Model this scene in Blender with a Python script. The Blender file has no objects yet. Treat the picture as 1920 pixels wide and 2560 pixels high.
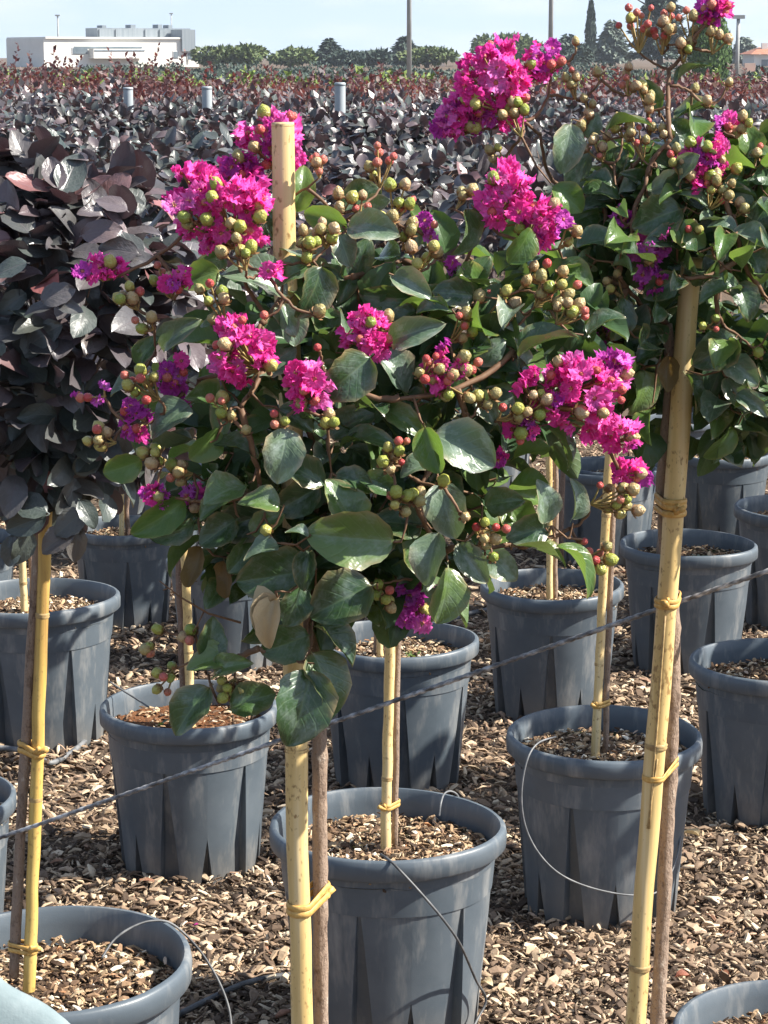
import bpy, math, random
import numpy as np
from mathutils import Vector, Matrix, Quaternion, noise as mnoise

R = math.radians
random.seed(11)
rng = np.random.default_rng(7)
S = bpy.context.scene
COL = S.collection

# ------------------------------------------------------------------ camera, world, sun, exposure
F_PX, PITCH, CAM_Z = 5700.0, R(11.35), 1.2
cam_d = bpy.data.cameras.new('camera')
cam_d.sensor_fit = 'VERTICAL'
cam_d.sensor_height = 24.0
cam_d.lens = 24.0 * F_PX / 2560.0
cam_d.clip_start, cam_d.clip_end = 0.05, 3000.0
cam = bpy.data.objects.new('camera', cam_d)
cam.location = (0, 0, CAM_Z)
cam.rotation_euler = (R(90) - PITCH, 0, 0)
COL.objects.link(cam)
S.camera = cam

SUN_EL = R(43)
SUN_AZ = R(-6)                            # to the right of the picture, a touch towards the camera
SUN_DIR = Vector((math.cos(SUN_AZ) * math.cos(SUN_EL), math.sin(SUN_AZ) * math.cos(SUN_EL), math.sin(SUN_EL)))
world = bpy.data.worlds.new('World')
S.world = world
world.use_nodes = True
wn = world.node_tree
wn.nodes.clear()
w_out = wn.nodes.new('ShaderNodeOutputWorld')
w_bg = wn.nodes.new('ShaderNodeBackground')
w_sky = wn.nodes.new('ShaderNodeTexSky')
w_sky.sky_type = 'NISHITA'
w_sky.sun_disc = False
w_sky.sun_elevation = SUN_EL
w_sky.sun_rotation = math.atan2(SUN_DIR.x, SUN_DIR.y)
w_sky.altitude = 50
w_sky.air_density = 1.0
w_sky.dust_density = 0.7
w_sky.ozone_density = 1.5
w_bg.inputs['Strength'].default_value = 0.095
# haze over the horizon: the sky a little above it carries on down to it
w_tc = wn.nodes.new('ShaderNodeTexCoord')
w_sep = wn.nodes.new('ShaderNodeSeparateXYZ')
w_max = wn.nodes.new('ShaderNodeMath'); w_max.operation = 'MULTIPLY_ADD'
w_max.inputs[1].default_value = 0.84; w_max.inputs[2].default_value = 0.16
w_com = wn.nodes.new('ShaderNodeCombineXYZ')
wn.links.new(w_tc.outputs['Generated'], w_sep.inputs[0])
wn.links.new(w_sep.outputs[2], w_max.inputs[0])
for k_ in (0, 1):
    wn.links.new(w_sep.outputs[k_], w_com.inputs[k_])
wn.links.new(w_max.outputs[0], w_com.inputs[2])
wn.links.new(w_com.outputs[0], w_sky.inputs['Vector'])
# thin high cloud
w_map = wn.nodes.new('ShaderNodeMapping'); w_map.inputs['Scale'].default_value = (1, 1, 4.5)
w_noi = wn.nodes.new('ShaderNodeTexNoise'); w_noi.inputs['Scale'].default_value = 9.0; w_noi.inputs['Detail'].default_value = 5.0
w_rmp = wn.nodes.new('ShaderNodeValToRGB')
w_rmp.color_ramp.elements[0].position = 0.42; w_rmp.color_ramp.elements[0].color = (0.02, 0.02, 0.02, 1)
w_rmp.color_ramp.elements[1].position = 0.68; w_rmp.color_ramp.elements[1].color = (0.5, 0.5, 0.5, 1)
w_mix = wn.nodes.new('ShaderNodeMix'); w_mix.data_type = 'RGBA'
w_mix.inputs[7].default_value = (4.7, 4.95, 5.05, 1)
wn.links.new(w_tc.outputs['Generated'], w_map.inputs[0]); wn.links.new(w_map.outputs[0], w_noi.inputs['Vector'])
w_hz = wn.nodes.new('ShaderNodeMapRange')                 # haze thickens towards the horizon all round
w_hz.inputs[1].default_value = 0.0; w_hz.inputs[2].default_value = 0.25; w_hz.inputs[3].default_value = 0.42; w_hz.inputs[4].default_value = 0.0
w_add = wn.nodes.new('ShaderNodeMath'); w_add.operation = 'ADD'; w_add.use_clamp = True
wn.links.new(w_sep.outputs[2], w_hz.inputs[0])
wn.links.new(w_noi.outputs['Fac'], w_rmp.inputs[0])
wn.links.new(w_rmp.outputs[0], w_add.inputs[0]); wn.links.new(w_hz.outputs[0], w_add.inputs[1])
wn.links.new(w_add.outputs[0], w_mix.inputs[0])
wn.links.new(w_sky.outputs[0], w_mix.inputs[6])
wn.links.new(w_mix.outputs[2], w_bg.inputs['Color'])
wn.links.new(w_bg.outputs[0], w_out.inputs['Surface'])

sun_d = bpy.data.lights.new('sun', 'SUN')
sun_d.energy = 5.0
sun_d.angle = R(0.53)
sun_d.color = (1.0, 0.95, 0.86)
sun = bpy.data.objects.new('sun', sun_d)
sun.rotation_euler = SUN_DIR.to_track_quat('Z', 'Y').to_euler()
sun.location = (3, -1, 5)
COL.objects.link(sun)

S.render.engine = 'CYCLES'
S.view_settings.view_transform = 'Standard'
S.view_settings.look = 'None'
S.view_settings.exposure = 1.22
S.view_settings.gamma = 1.0
S.view_settings.use_curve_mapping = False
S.cycles.use_denoising = True
S.cycles.max_bounces = 6
S.cycles.diffuse_bounces = 3
S.cycles.glossy_bounces = 2
S.cycles.transmission_bounces = 3
S.cycles.transparent_max_bounces = 4

# ------------------------------------------------------------------ where a photographed point stands
OV = 1920.0 / 1659.0
c_f = Vector((0, math.cos(PITCH), -math.sin(PITCH)))
c_u = Vector((0, math.sin(PITCH), math.cos(PITCH)))
c_r = Vector((1, 0, 0))
C0 = Vector((0, 0, CAM_Z))

def ray(px, py):
    return c_f + c_r * ((px - 960) / F_PX) - c_u * ((py - 1280) / F_PX)

def at(px, py, Y):                       # point at ground distance Y
    d = ray(px, py)
    return C0 + d * (Y / d.y)

def ao(ox, oy, Y):
    return at(ox * OV, oy * OV, Y)

def ground(y):
    y = min(max(y, 0.0), 7.0)
    return 0.18 - 0.055 * y + (0.0045 * (y - 5) ** 2 if y > 5 else 0)

# ------------------------------------------------------------------ materials
def new_mat(name):
    m = bpy.data.materials.new(name)
    m.use_nodes = True
    nt = m.node_tree
    nt.nodes.clear()
    out = nt.nodes.new('ShaderNodeOutputMaterial')
    return m, nt, out

def N(nt, kind, **kw):
    n = nt.nodes.new(kind)
    for k, v in kw.items():
        setattr(n, k, v)
    return n

def L(nt, a, b):
    nt.links.new(a, b)

def ramp(nt, stops, interp='LINEAR'):
    r = N(nt, 'ShaderNodeValToRGB')
    e = r.color_ramp.elements
    r.color_ramp.interpolation = interp
    while len(e) < len(stops):
        e.new(0.5)
    for el, (p, c) in zip(e, stops):
        el.position = p
        el.color = (c[0], c[1], c[2], 1)
    return r

def bsdf(nt, out, rough=0.6, spec=0.5):
    b = N(nt, 'ShaderNodeBsdfPrincipled')
    b.inputs['Roughness'].default_value = rough
    b.inputs['Specular IOR Level'].default_value = spec
    L(nt, b.outputs[0], out.inputs['Surface'])
    return b

def mixc(nt, fac, a, b, mode='MIX'):
    m = N(nt, 'ShaderNodeMix', data_type='RGBA', blend_type=mode)
    for sock, v in ((m.inputs[0], fac), (m.inputs[6], a), (m.inputs[7], b)):
        if hasattr(v, 'is_output'):
            L(nt, v, sock)
        elif isinstance(v, (tuple, list)):
            sock.default_value = (v[0], v[1], v[2], 1)
        else:
            sock.default_value = v
    return m.outputs[2]

def math_n(nt, op, a, b=None, clamp=False):
    m = N(nt, 'ShaderNodeMath', operation=op, use_clamp=clamp)
    for i, v in enumerate((a, b)):
        if v is None:
            continue
        if hasattr(v, 'is_output'):
            L(nt, v, m.inputs[i])
        else:
            m.inputs[i].default_value = v
    return m.outputs[0]

def tex_noise(nt, scale, detail=3, coord='Object', rough=0.55, stretch=None, rand_off=None):
    tc = N(nt, 'ShaderNodeTexCoord')
    src = tc.outputs[coord]
    if rand_off is not None:
        va = N(nt, 'ShaderNodeVectorMath', operation='ADD')
        sc = N(nt, 'ShaderNodeVectorMath', operation='SCALE')
        cb = N(nt, 'ShaderNodeCombineXYZ')
        for i in range(3):
            L(nt, rand_off, cb.inputs[i])
        L(nt, cb.outputs[0], sc.inputs[0])
        sc.inputs['Scale'].default_value = 37.0
        L(nt, src, va.inputs[0]); L(nt, sc.outputs[0], va.inputs[1])
        src = va.outputs[0]
    if stretch:
        mp = N(nt, 'ShaderNodeMapping')
        mp.inputs['Scale'].default_value = stretch
        L(nt, src, mp.inputs[0])
        src = mp.outputs[0]
    n = N(nt, 'ShaderNodeTexNoise')
    n.inputs['Scale'].default_value = scale
    n.inputs['Detail'].default_value = detail
    n.inputs['Roughness'].default_value = rough
    L(nt, src, n.inputs['Vector'])
    return n.outputs['Fac']

def bump(nt, b, height, strength, dist):
    bp = N(nt, 'ShaderNodeBump')
    bp.inputs['Strength'].default_value = strength
    bp.inputs['Distance'].default_value = dist
    L(nt, height, bp.inputs['Height'])
    L(nt, bp.outputs[0], b.inputs['Normal'])

def rand_src(nt, island):
    if island:
        return N(nt, 'ShaderNodeNewGeometry').outputs['Random Per Island']
    return N(nt, 'ShaderNodeObjectInfo').outputs['Random']

def simple_mat(name, stops, scale, rough=0.7, spec=0.4, bumpv=0.0, bdist=0.001, stretch=None, detail=4):
    m, nt, out = new_mat(name)
    b = bsdf(nt, out, rough, spec)
    f = tex_noise(nt, scale, detail, stretch=stretch)
    r = ramp(nt, stops)
    L(nt, f, r.inputs[0]); L(nt, r.outputs[0], b.inputs['Base Color'])
    if bumpv:
        bump(nt, b, f, bumpv, bdist)
    return m

def leaf_mat(name, stops, vein, under, rough, island=False, mildew=0.0, transl=0.22, tcol=(0.2, 0.32, 0.04), edge=None, coat=0.0, vein_k=0.4):
    m, nt, out = new_mat(name)
    b = N(nt, 'ShaderNodeBsdfPrincipled')
    b.inputs['Roughness'].default_value = rough
    b.inputs['Specular IOR Level'].default_value = 0.5
    b.inputs['Coat Weight'].default_value = coat
    b.inputs['Coat Roughness'].default_value = 0.24
    rnd = rand_src(nt, island)
    r = ramp(nt, stops)
    L(nt, rnd, r.inputs[0])
    col = r.outputs[0]
    n1 = tex_noise(nt, 3.0 if not island else 40.0, 3, 'UV' if not island else 'Object', rand_off=rnd)
    col = mixc(nt, math_n(nt, 'MULTIPLY', n1, 0.55), col, mixc(nt, 1.0, col, (1.9, 1.75, 1.3), 'MULTIPLY'))
    uv = N(nt, 'ShaderNodeUVMap')
    sx = N(nt, 'ShaderNodeSeparateXYZ')
    L(nt, uv.outputs[0], sx.inputs[0])
    au = math_n(nt, 'ABSOLUTE', math_n(nt, 'SUBTRACT', sx.outputs[0], 0.5))
    mid = math_n(nt, 'SUBTRACT', 1.0, math_n(nt, 'MULTIPLY', au, 24.0), True)
    ph = math_n(nt, 'FRACT', math_n(nt, 'SUBTRACT', math_n(nt, 'MULTIPLY', sx.outputs[1], 6.0), math_n(nt, 'MULTIPLY', au, 4.6)))
    tri = math_n(nt, 'ABSOLUTE', math_n(nt, 'SUBTRACT', ph, 0.5))
    side = math_n(nt, 'MULTIPLY', math_n(nt, 'SUBTRACT', 1.0, math_n(nt, 'MULTIPLY', tri, 9.0), True), 0.5)
    veins = math_n(nt, 'MAXIMUM', mid, side)
    col = mixc(nt, math_n(nt, 'MULTIPLY', veins, vein_k), col, vein)
    if mildew > 0:
        n2 = tex_noise(nt, 2.2, 5, 'UV', 0.7, rand_off=rnd)
        rm = ramp(nt, [(0.5, (0, 0, 0)), (0.72, (1, 1, 1))])
        L(nt, n2, rm.inputs[0])
        k = math_n(nt, 'MULTIPLY', rm.outputs[0], mildew)
        col = mixc(nt, k, col, (0.30, 0.36, 0.33))
    if edge is not None:
        n3 = tex_noise(nt, 2.0, 3, 'UV', rand_off=rnd)
        av = math_n(nt, 'ABSOLUTE', math_n(nt, 'SUBTRACT', sx.outputs[1], 0.5))
        e1 = math_n(nt, 'MAXIMUM', math_n(nt, 'POWER', math_n(nt, 'MULTIPLY', au, 2.0), 6.0), math_n(nt, 'POWER', math_n(nt, 'MULTIPLY', av, 2.0), 12.0))
        e2 = math_n(nt, 'MULTIPLY', e1, math_n(nt, 'MULTIPLY', math_n(nt, 'SUBTRACT', n3, 0.42), 6.0, True), True)
        col = mixc(nt, math_n(nt, 'MULTIPLY', e2, 0.9), col, edge)
    geo = N(nt, 'ShaderNodeNewGeometry')
    col = mixc(nt, math_n(nt, 'MULTIPLY', geo.outputs['Backfacing'], 0.75), col, under)
    L(nt, col, b.inputs['Base Color'])
    bp = N(nt, 'ShaderNodeBump')
    bp.inputs['Strength'].default_value = 0.16
    bp.inputs['Distance'].default_value = 0.02
    hgt = math_n(nt, 'ADD', math_n(nt, 'MULTIPLY', veins, -1.0), n1)
    L(nt, hgt, bp.inputs['Height'])
    L(nt, bp.outputs[0], b.inputs['Normal'])
    tr = N(nt, 'ShaderNodeBsdfTranslucent')
    L(nt, mixc(nt, 0.6, col, tcol), tr.inputs['Color'])
    mx = N(nt, 'ShaderNodeMixShader')
    mx.inputs[0].default_value = transl
    L(nt, b.outputs[0], mx.inputs[1]); L(nt, tr.outputs[0], mx.inputs[2])
    L(nt, mx.outputs[0], out.inputs['Surface'])
    return m

M = {}
GREEN = [(0.0, (0.022, 0.050, 0.026)), (0.45, (0.031, 0.068, 0.030)), (0.75, (0.044, 0.090, 0.034)), (1.0, (0.09, 0.15, 0.045))]
M['crape_leaf'] = leaf_mat('crape_leaf', GREEN, (0.16, 0.24, 0.10), (0.10, 0.15, 0.055), 0.27, mildew=0.4, transl=0.2, edge=(0.30, 0.22, 0.11), coat=0.35)
M['crape_leaf_bright'] = leaf_mat('crape_leaf_bright', [(0, (0.06, 0.13, 0.03)), (1, (0.10, 0.17, 0.05))], (0.2, 0.3, 0.1), (0.13, 0.22, 0.05), 0.3, mildew=0.15, transl=0.38, edge=(0.3, 0.25, 0.08), coat=0.1)
M['crape_leaf_grey'] = leaf_mat('crape_leaf_grey', [(0, (0.06, 0.10, 0.07)), (1, (0.10, 0.15, 0.10))], (0.24, 0.32, 0.2), (0.16, 0.2, 0.12), 0.33, mildew=0.8, transl=0.15, edge=(0.4, 0.32, 0.2), coat=0.3)
M['crape_leaf_mass'] = leaf_mat('crape_leaf_mass', GREEN, (0.12, 0.2, 0.08), (0.09, 0.13, 0.05), 0.4, island=True, transl=0.2)
LOR = [(0.0, (0.042, 0.058, 0.058)), (0.35, (0.058, 0.062, 0.068)), (0.66, (0.078, 0.070, 0.082)), (0.88, (0.104, 0.078, 0.092)), (0.965, (0.14, 0.076, 0.085)), (1.0, (0.26, 0.10, 0.105))]
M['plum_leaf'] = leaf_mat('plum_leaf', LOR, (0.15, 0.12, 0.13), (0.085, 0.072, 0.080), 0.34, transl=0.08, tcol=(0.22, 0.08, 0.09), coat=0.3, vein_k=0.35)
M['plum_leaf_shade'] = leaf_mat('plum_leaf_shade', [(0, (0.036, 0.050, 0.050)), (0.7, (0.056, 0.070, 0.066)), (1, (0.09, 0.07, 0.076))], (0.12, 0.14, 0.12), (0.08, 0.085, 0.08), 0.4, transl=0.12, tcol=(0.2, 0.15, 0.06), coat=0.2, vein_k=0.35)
M['plum_leaf_mass'] = leaf_mat('plum_leaf_mass', LOR, (0.12, 0.09, 0.10), (0.085, 0.072, 0.080), 0.4, island=True, transl=0.07, tcol=(0.2, 0.08, 0.09), vein_k=0.3, coat=0.2)
M['burgundy_leaf'] = leaf_mat('burgundy_leaf', [(0, (0.050, 0.032, 0.038)), (0.5, (0.082, 0.042, 0.048)), (0.85, (0.125, 0.052, 0.056)), (1, (0.10, 0.08, 0.055))], (0.12, 0.06, 0.06), (0.12, 0.06, 0.055), 0.5, island=True, transl=0.25, tcol=(0.4, 0.08, 0.06), vein_k=0.2)
M['dry_leaf'] = leaf_mat('dry_leaf', [(0, (0.38, 0.31, 0.2)), (1, (0.46, 0.38, 0.26))], (0.5, 0.42, 0.3), (0.36, 0.29, 0.19), 0.7, transl=0.15, tcol=(0.5, 0.35, 0.15))
M['brown_leaf'] = leaf_mat('brown_leaf', [(0, (0.09, 0.07, 0.03)), (1, (0.16, 0.10, 0.04))], (0.2, 0.15, 0.08), (0.14, 0.11, 0.06), 0.6, transl=0.15, tcol=(0.4, 0.25, 0.05))

M['red_leaf'] = leaf_mat('red_leaf', [(0, (0.22, 0.075, 0.05)), (1, (0.33, 0.15, 0.09))], (0.5, 0.25, 0.15), (0.3, 0.1, 0.06), 0.6, transl=0.15, tcol=(0.5, 0.15, 0.05))

def flower_mat(name, stops, tcol):
    m, nt, out = new_mat(name)
    b = N(nt, 'ShaderNodeBsdfPrincipled')
    b.inputs['Roughness'].default_value = 0.55
    b.inputs['Specular IOR Level'].default_value = 0.3
    rnd = rand_src(nt, False)
    r = ramp(nt, stops)
    f = math_n(nt, 'ADD', math_n(nt, 'MULTIPLY', rnd, 0.6), math_n(nt, 'MULTIPLY', tex_noise(nt, 2.2, 3, rand_off=rnd), 0.5))
    L(nt, math_n(nt, 'SUBTRACT', f, 0.08), r.inputs[0])
    L(nt, r.outputs[0], b.inputs['Base Color'])
    tr = N(nt, 'ShaderNodeBsdfTranslucent')
    L(nt, mixc(nt, 0.4, r.outputs[0], tcol), tr.inputs['Color'])
    mx = N(nt, 'ShaderNodeMixShader')
    mx.inputs[0].default_value = 0.42
    L(nt, b.outputs[0], mx.inputs[1]); L(nt, tr.outputs[0], mx.inputs[2])
    L(nt, mx.outputs[0], out.inputs['Surface'])
    return m

M['petal'] = flower_mat('petal', [(0, (0.80, 0.022, 0.26)), (0.34, (0.92, 0.07, 0.42)), (0.62, (0.92, 0.14, 0.53)), (0.84, (0.88, 0.28, 0.68)), (1, (0.88, 0.5, 0.86))], (0.95, 0.10, 0.55))
M['petal_purple'] = flower_mat('petal_purple', [(0, (0.46, 0.03, 0.32)), (0.6, (0.64, 0.10, 0.54)), (1, (0.74, 0.30, 0.78))], (0.7, 0.05, 0.6))
M['stamen'] = simple_mat('stamen', [(0, (0.75, 0.32, 0.16)), (1, (0.82, 0.55, 0.28))], 300, 0.6)

def capsule_mat(name, stops, base, rough=0.3):
    m, nt, out = new_mat(name)
    b = bsdf(nt, out, rough, 0.45)
    rnd = rand_src(nt, False)
    r = ramp(nt, stops)
    L(nt, rnd, r.inputs[0])
    tc = N(nt, 'ShaderNodeTexCoord')
    sx = N(nt, 'ShaderNodeSeparateXYZ')
    L(nt, tc.outputs['Object'], sx.inputs[0])
    nz = tex_noise(nt, 2.2, 3, rand_off=rnd)
    k = math_n(nt, 'ADD', math_n(nt, 'MULTIPLY', sx.outputs[2], -0.8), math_n(nt, 'MULTIPLY', math_n(nt, 'SUBTRACT', nz, 0.5), 2.4))
    k = math_n(nt, 'ADD', k, 0.15, True)
    col = mixc(nt, math_n(nt, 'MULTIPLY', k, 0.85), r.outputs[0], base)
    L(nt, col, b.inputs['Base Color'])
    bump(nt, b, nz, 0.3, 0.1)
    return m

M['capsule_green'] = capsule_mat('capsule_green', [(0, (0.22, 0.28, 0.05)), (0.6, (0.34, 0.35, 0.07)), (1, (0.42, 0.37, 0.11))], (0.26, 0.13, 0.06))
M['capsule_tan'] = capsule_mat('capsule_tan', [(0, (0.30, 0.27, 0.10)), (0.6, (0.42, 0.31, 0.14)), (1, (0.46, 0.33, 0.19))], (0.24, 0.09, 0.06))
M['bud_red'] = capsule_mat('bud_red', [(0, (0.42, 0.05, 0.05)), (0.6, (0.50, 0.11, 0.09)), (1, (0.46, 0.16, 0.10))], (0.38, 0.20, 0.11), 0.35)
M['calyx'] = simple_mat('calyx', [(0.3, (0.17, 0.075, 0.035)), (0.7, (0.36, 0.22, 0.10))], 400, 0.7)
M['stalk'] = simple_mat('stalk', [(0.3, (0.26, 0.15, 0.06)), (0.7, (0.36, 0.29, 0.10))], 60, 0.6)
M['twig'] = simple_mat('twig', [(0.3, (0.10, 0.05, 0.026)), (0.7, (0.22, 0.125, 0.07))], 90, 0.7, bumpv=0.3)

def bark_mat(name, c, scale=70):
    m, nt, out = new_mat(name)
    b = bsdf(nt, out, 0.82, 0.3)
    f = tex_noise(nt, scale * 2.4, 5, rough=0.7, stretch=(1, 1, 0.45))
    g = tex_noise(nt, scale * 0.7, 4, rough=0.65, stretch=(1, 1, 0.5))
    sp = tex_noise(nt, scale * 6, 2, rough=0.5)
    r = ramp(nt, [(0.36, c[0]), (0.47, c[1]), (0.56, c[1]), (0.66, c[2])])
    L(nt, math_n(nt, 'ADD', math_n(nt, 'MULTIPLY', f, 0.5), math_n(nt, 'MULTIPLY', g, 0.5)), r.inputs[0])
    rs_ = ramp(nt, [(0.60, (0, 0, 0)), (0.70, (1, 1, 1))])
    L(nt, sp, rs_.inputs[0])
    L(nt, mixc(nt, math_n(nt, 'MULTIPLY', rs_.outputs[0], 0.6), r.outputs[0], c[3]), b.inputs['Base Color'])
    bump(nt, b, f, 0.9, 0.004)
    return m

M['bark'] = bark_mat('bark', [(0.11, 0.07, 0.048), (0.29, 0.21, 0.155), (0.52, 0.44, 0.355), (0.12, 0.07, 0.048)])
M['bark_brown'] = bark_mat('bark_brown', [(0.10, 0.058, 0.040), (0.22, 0.145, 0.105), (0.34, 0.25, 0.19), (0.42, 0.34, 0.27)], 80)

def bamboo_mat(name, c, spots):
    m, nt, out = new_mat(name)
    b = bsdf(nt, out, 0.42, 0.45)
    f = tex_noise(nt, 90, 4, stretch=(1, 1, 0.04))
    r = ramp(nt, [(0.3, c[0]), (0.5, c[1]), (0.7, c[2])])
    L(nt, f, r.inputs[0])
    sp = tex_noise(nt, 260, 2, rough=0.6, stretch=(1, 1, 0.6))
    big = tex_noise(nt, 14, 3)
    rs = ramp(nt, [(0.60, (0, 0, 0)), (0.72, (1, 1, 1))])
    L(nt, math_n(nt, 'ADD', sp, math_n(nt, 'MULTIPLY', math_n(nt, 'SUBTRACT', big, 0.5), 0.5)), rs.inputs[0])
    col = mixc(nt, math_n(nt, 'MULTIPLY', rs.outputs[0], spots), r.outputs[0], (0.27, 0.16, 0.06))
    L(nt, col, b.inputs['Base Color'])
    bump(nt, b, f, 0.25, 0.002)
    return m

M['bamboo'] = bamboo_mat('bamboo', [(0.50, 0.34, 0.13), (0.64, 0.46, 0.195), (0.73, 0.58, 0.33)], 0.9)
M['bamboo_dark'] = bamboo_mat('bamboo_dark', [(0.34, 0.20, 0.065), (0.56, 0.37, 0.10), (0.66, 0.48, 0.16)], 0.6)
M['bamboo_node'] = simple_mat('bamboo_node', [(0.3, (0.25, 0.15, 0.06)), (0.7, (0.5, 0.36, 0.16))], 200, 0.6)
M['bamboo_cut'] = simple_mat('bamboo_cut', [(0.3, (0.45, 0.32, 0.14)), (0.7, (0.62, 0.5, 0.28))], 400, 0.8)
M['raffia'] = simple_mat('raffia', [(0.3, (0.46, 0.25, 0.06)), (0.7, (0.62, 0.40, 0.13))], 250, 0.5, bumpv=0.3)

def pot_mat():
    m, nt, out = new_mat('pot_plastic')
    b = bsdf(nt, out, 0.46, 0.5)
    rnd = rand_src(nt, False)
    f = tex_noise(nt, 9, 5, rough=0.65, rand_off=rnd)
    st = tex_noise(nt, 30, 4, rough=0.7, stretch=(1, 1, 0.25), rand_off=rnd)
    r = ramp(nt, [(0.3, (0.066, 0.085, 0.103)), (0.7, (0.108, 0.129, 0.148))])
    L(nt, f, r.inputs[0])
    rs = ramp(nt, [(0.5, (0, 0, 0)), (0.74, (1, 1, 1))])
    L(nt, st, rs.inputs[0])
    col = mixc(nt, math_n(nt, 'MULTIPLY', rs.outputs[0], 0.62), r.outputs[0], (0.30, 0.295, 0.28))
    tc = N(nt, 'ShaderNodeTexCoord')
    sx = N(nt, 'ShaderNodeSeparateXYZ')
    L(nt, tc.outputs['Object'], sx.inputs[0])
    low = math_n(nt, 'SUBTRACT', 1.0, math_n(nt, 'MULTIPLY', sx.outputs[2], 14.0), True)
    col = mixc(nt, math_n(nt, 'MULTIPLY', low, math_n(nt, 'MULTIPLY', st, 0.8)), col, (0.2, 0.165, 0.125))
    L(nt, col, b.inputs['Base Color'])
    L(nt, math_n(nt, 'ADD', math_n(nt, 'MULTIPLY', st, 0.25), 0.33), b.inputs['Roughness'])
    fine = tex_noise(nt, 700, 2)
    bump(nt, b, fine, 0.18, 0.0006)
    return m

M['pot'] = pot_mat()

def chip_mat(name, stops):
    m, nt, out = new_mat(name)
    b = bsdf(nt, out, 0.8, 0.25)
    rnd = rand_src(nt, True)
    r = ramp(nt, stops)
    L(nt, rnd, r.inputs[0])
    f = tex_noise(nt, 240, 3)
    col = mixc(nt, math_n(nt, 'MULTIPLY', f, 0.8), mixc(nt, 1.0, r.outputs[0], (1.35, 1.3, 1.2), 'MULTIPLY'), mixc(nt, 1.0, r.outputs[0], (0.55, 0.5, 0.45), 'MULTIPLY'))
    L(nt, col, b.inputs['Base Color'])
    bump(nt, b, f, 0.4, 0.002)
    return m

M['bark_chips'] = chip_mat('bark_chips', [(0, (0.045, 0.032, 0.025)), (0.22, (0.11, 0.077, 0.056)), (0.46, (0.21, 0.152, 0.112)), (0.66, (0.33, 0.245, 0.172)), (0.83, (0.49, 0.39, 0.285)), (0.95, (0.64, 0.55, 0.43)), (1.0, (0.27, 0.13, 0.085))])
M['pot_chips'] = chip_mat('pot_chips', [(0, (0.040, 0.027, 0.020)), (0.30, (0.12, 0.076, 0.05)), (0.54, (0.25, 0.165, 0.105)), (0.76, (0.41, 0.30, 0.19)), (0.87, (0.60, 0.50, 0.36)), (0.95, (0.74, 0.70, 0.62)), (1.0, (0.38, 0.17, 0.065))])

def soil_mat(name, dark, mid, moss):
    m, nt, out = new_mat(name)
    b = bsdf(nt, out, 0.9, 0.2)
    rnd = rand_src(nt, False)
    f = tex_noise(nt, 130, 5, rough=0.7)
    g = tex_noise(nt, 14, 3, rand_off=rnd)
    r = ramp(nt, [(0.35, dark), (0.7, mid)])
    L(nt, f, r.inputs[0])
    rg = ramp(nt, [(0.55, (0, 0, 0)), (0.68, (1, 1, 1))])
    L(nt, g, rg.inputs[0])
    L(nt, mixc(nt, rg.outputs[0], r.outputs[0], moss), b.inputs['Base Color'])
    bump(nt, b, f, 1.0, 0.006)
    return m

M['soil'] = soil_mat('soil', (0.035, 0.024, 0.017), (0.14, 0.09, 0.055), (0.06, 0.07, 0.025))
M['peat'] = soil_mat('peat', (0.06, 0.026, 0.012), (0.26, 0.11, 0.045), (0.2, 0.09, 0.04))
M['earth'] = soil_mat('earth', (0.055, 0.038, 0.027), (0.20, 0.145, 0.10), (0.11, 0.08, 0.055))
M['wire'] = simple_mat('wire', [(0.36, (0.06, 0.06, 0.062)), (0.5, (0.19, 0.19, 0.195)), (0.64, (0.46, 0.46, 0.46))], 160, 0.4, 0.6, stretch=(0.25, 1, 1))
M['hose'] = simple_mat('hose', [(0.35, (0.04, 0.042, 0.045)), (0.7, (0.15, 0.15, 0.15))], 40, 0.5)
M['hose_grey'] = simple_mat('hose_grey', [(0.35, (0.10, 0.105, 0.11)), (0.7, (0.22, 0.22, 0.22))], 60, 0.45)
M['galvanised'] = simple_mat('galvanised', [(0.35, (0.27, 0.31, 0.33)), (0.7, (0.40, 0.43, 0.45))], 8, 0.4, 0.6)
M['pole'] = simple_mat('pole', [(0.35, (0.27, 0.28, 0.27)), (0.7, (0.36, 0.37, 0.36))], 3, 0.6)
M['white_wall'] = simple_mat('white_wall', [(0.3, (0.66, 0.64, 0.58)), (0.7, (0.74, 0.72, 0.66))], 0.6, 0.8)
M['grey_wall'] = simple_mat('grey_wall', [(0.3, (0.50, 0.51, 0.51)), (0.7, (0.58, 0.58, 0.57))], 0.6, 0.8)
M['metal_clad'] = simple_mat('metal_clad', [(0.3, (0.17, 0.20, 0.22)), (0.7, (0.25, 0.28, 0.30))], 1.5, 0.5, stretch=(4, 4, 0.1))
M['glass'] = simple_mat('glass', [(0.3, (0.10, 0.13, 0.15)), (0.7, (0.18, 0.21, 0.23))], 0.8, 0.15, 0.7)
M['house_wall'] = simple_mat('house_wall', [(0.3, (0.52, 0.40, 0.32)), (0.7, (0.6, 0.48, 0.38))], 0.6, 0.85)
M['roof_tile'] = simple_mat('roof_tile', [(0.3, (0.32, 0.12, 0.07)), (0.7, (0.44, 0.19, 0.11))], 2.5, 0.8)
M['shed_roof'] = simple_mat('shed_roof', [(0.3, (0.36, 0.31, 0.22)), (0.7, (0.46, 0.40, 0.3))], 2.5, 0.8)
M['far_trunk'] = simple_mat('far_trunk', [(0.3, (0.07, 0.05, 0.035)), (0.7, (0.13, 0.1, 0.07))], 3, 0.9)
M['cloth'] = simple_mat('cloth', [(0.3, (0.15, 0.195, 0.205)), (0.7, (0.215, 0.26, 0.27))], 60, 0.9, bumpv=0.4, bdist=0.004)

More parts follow.
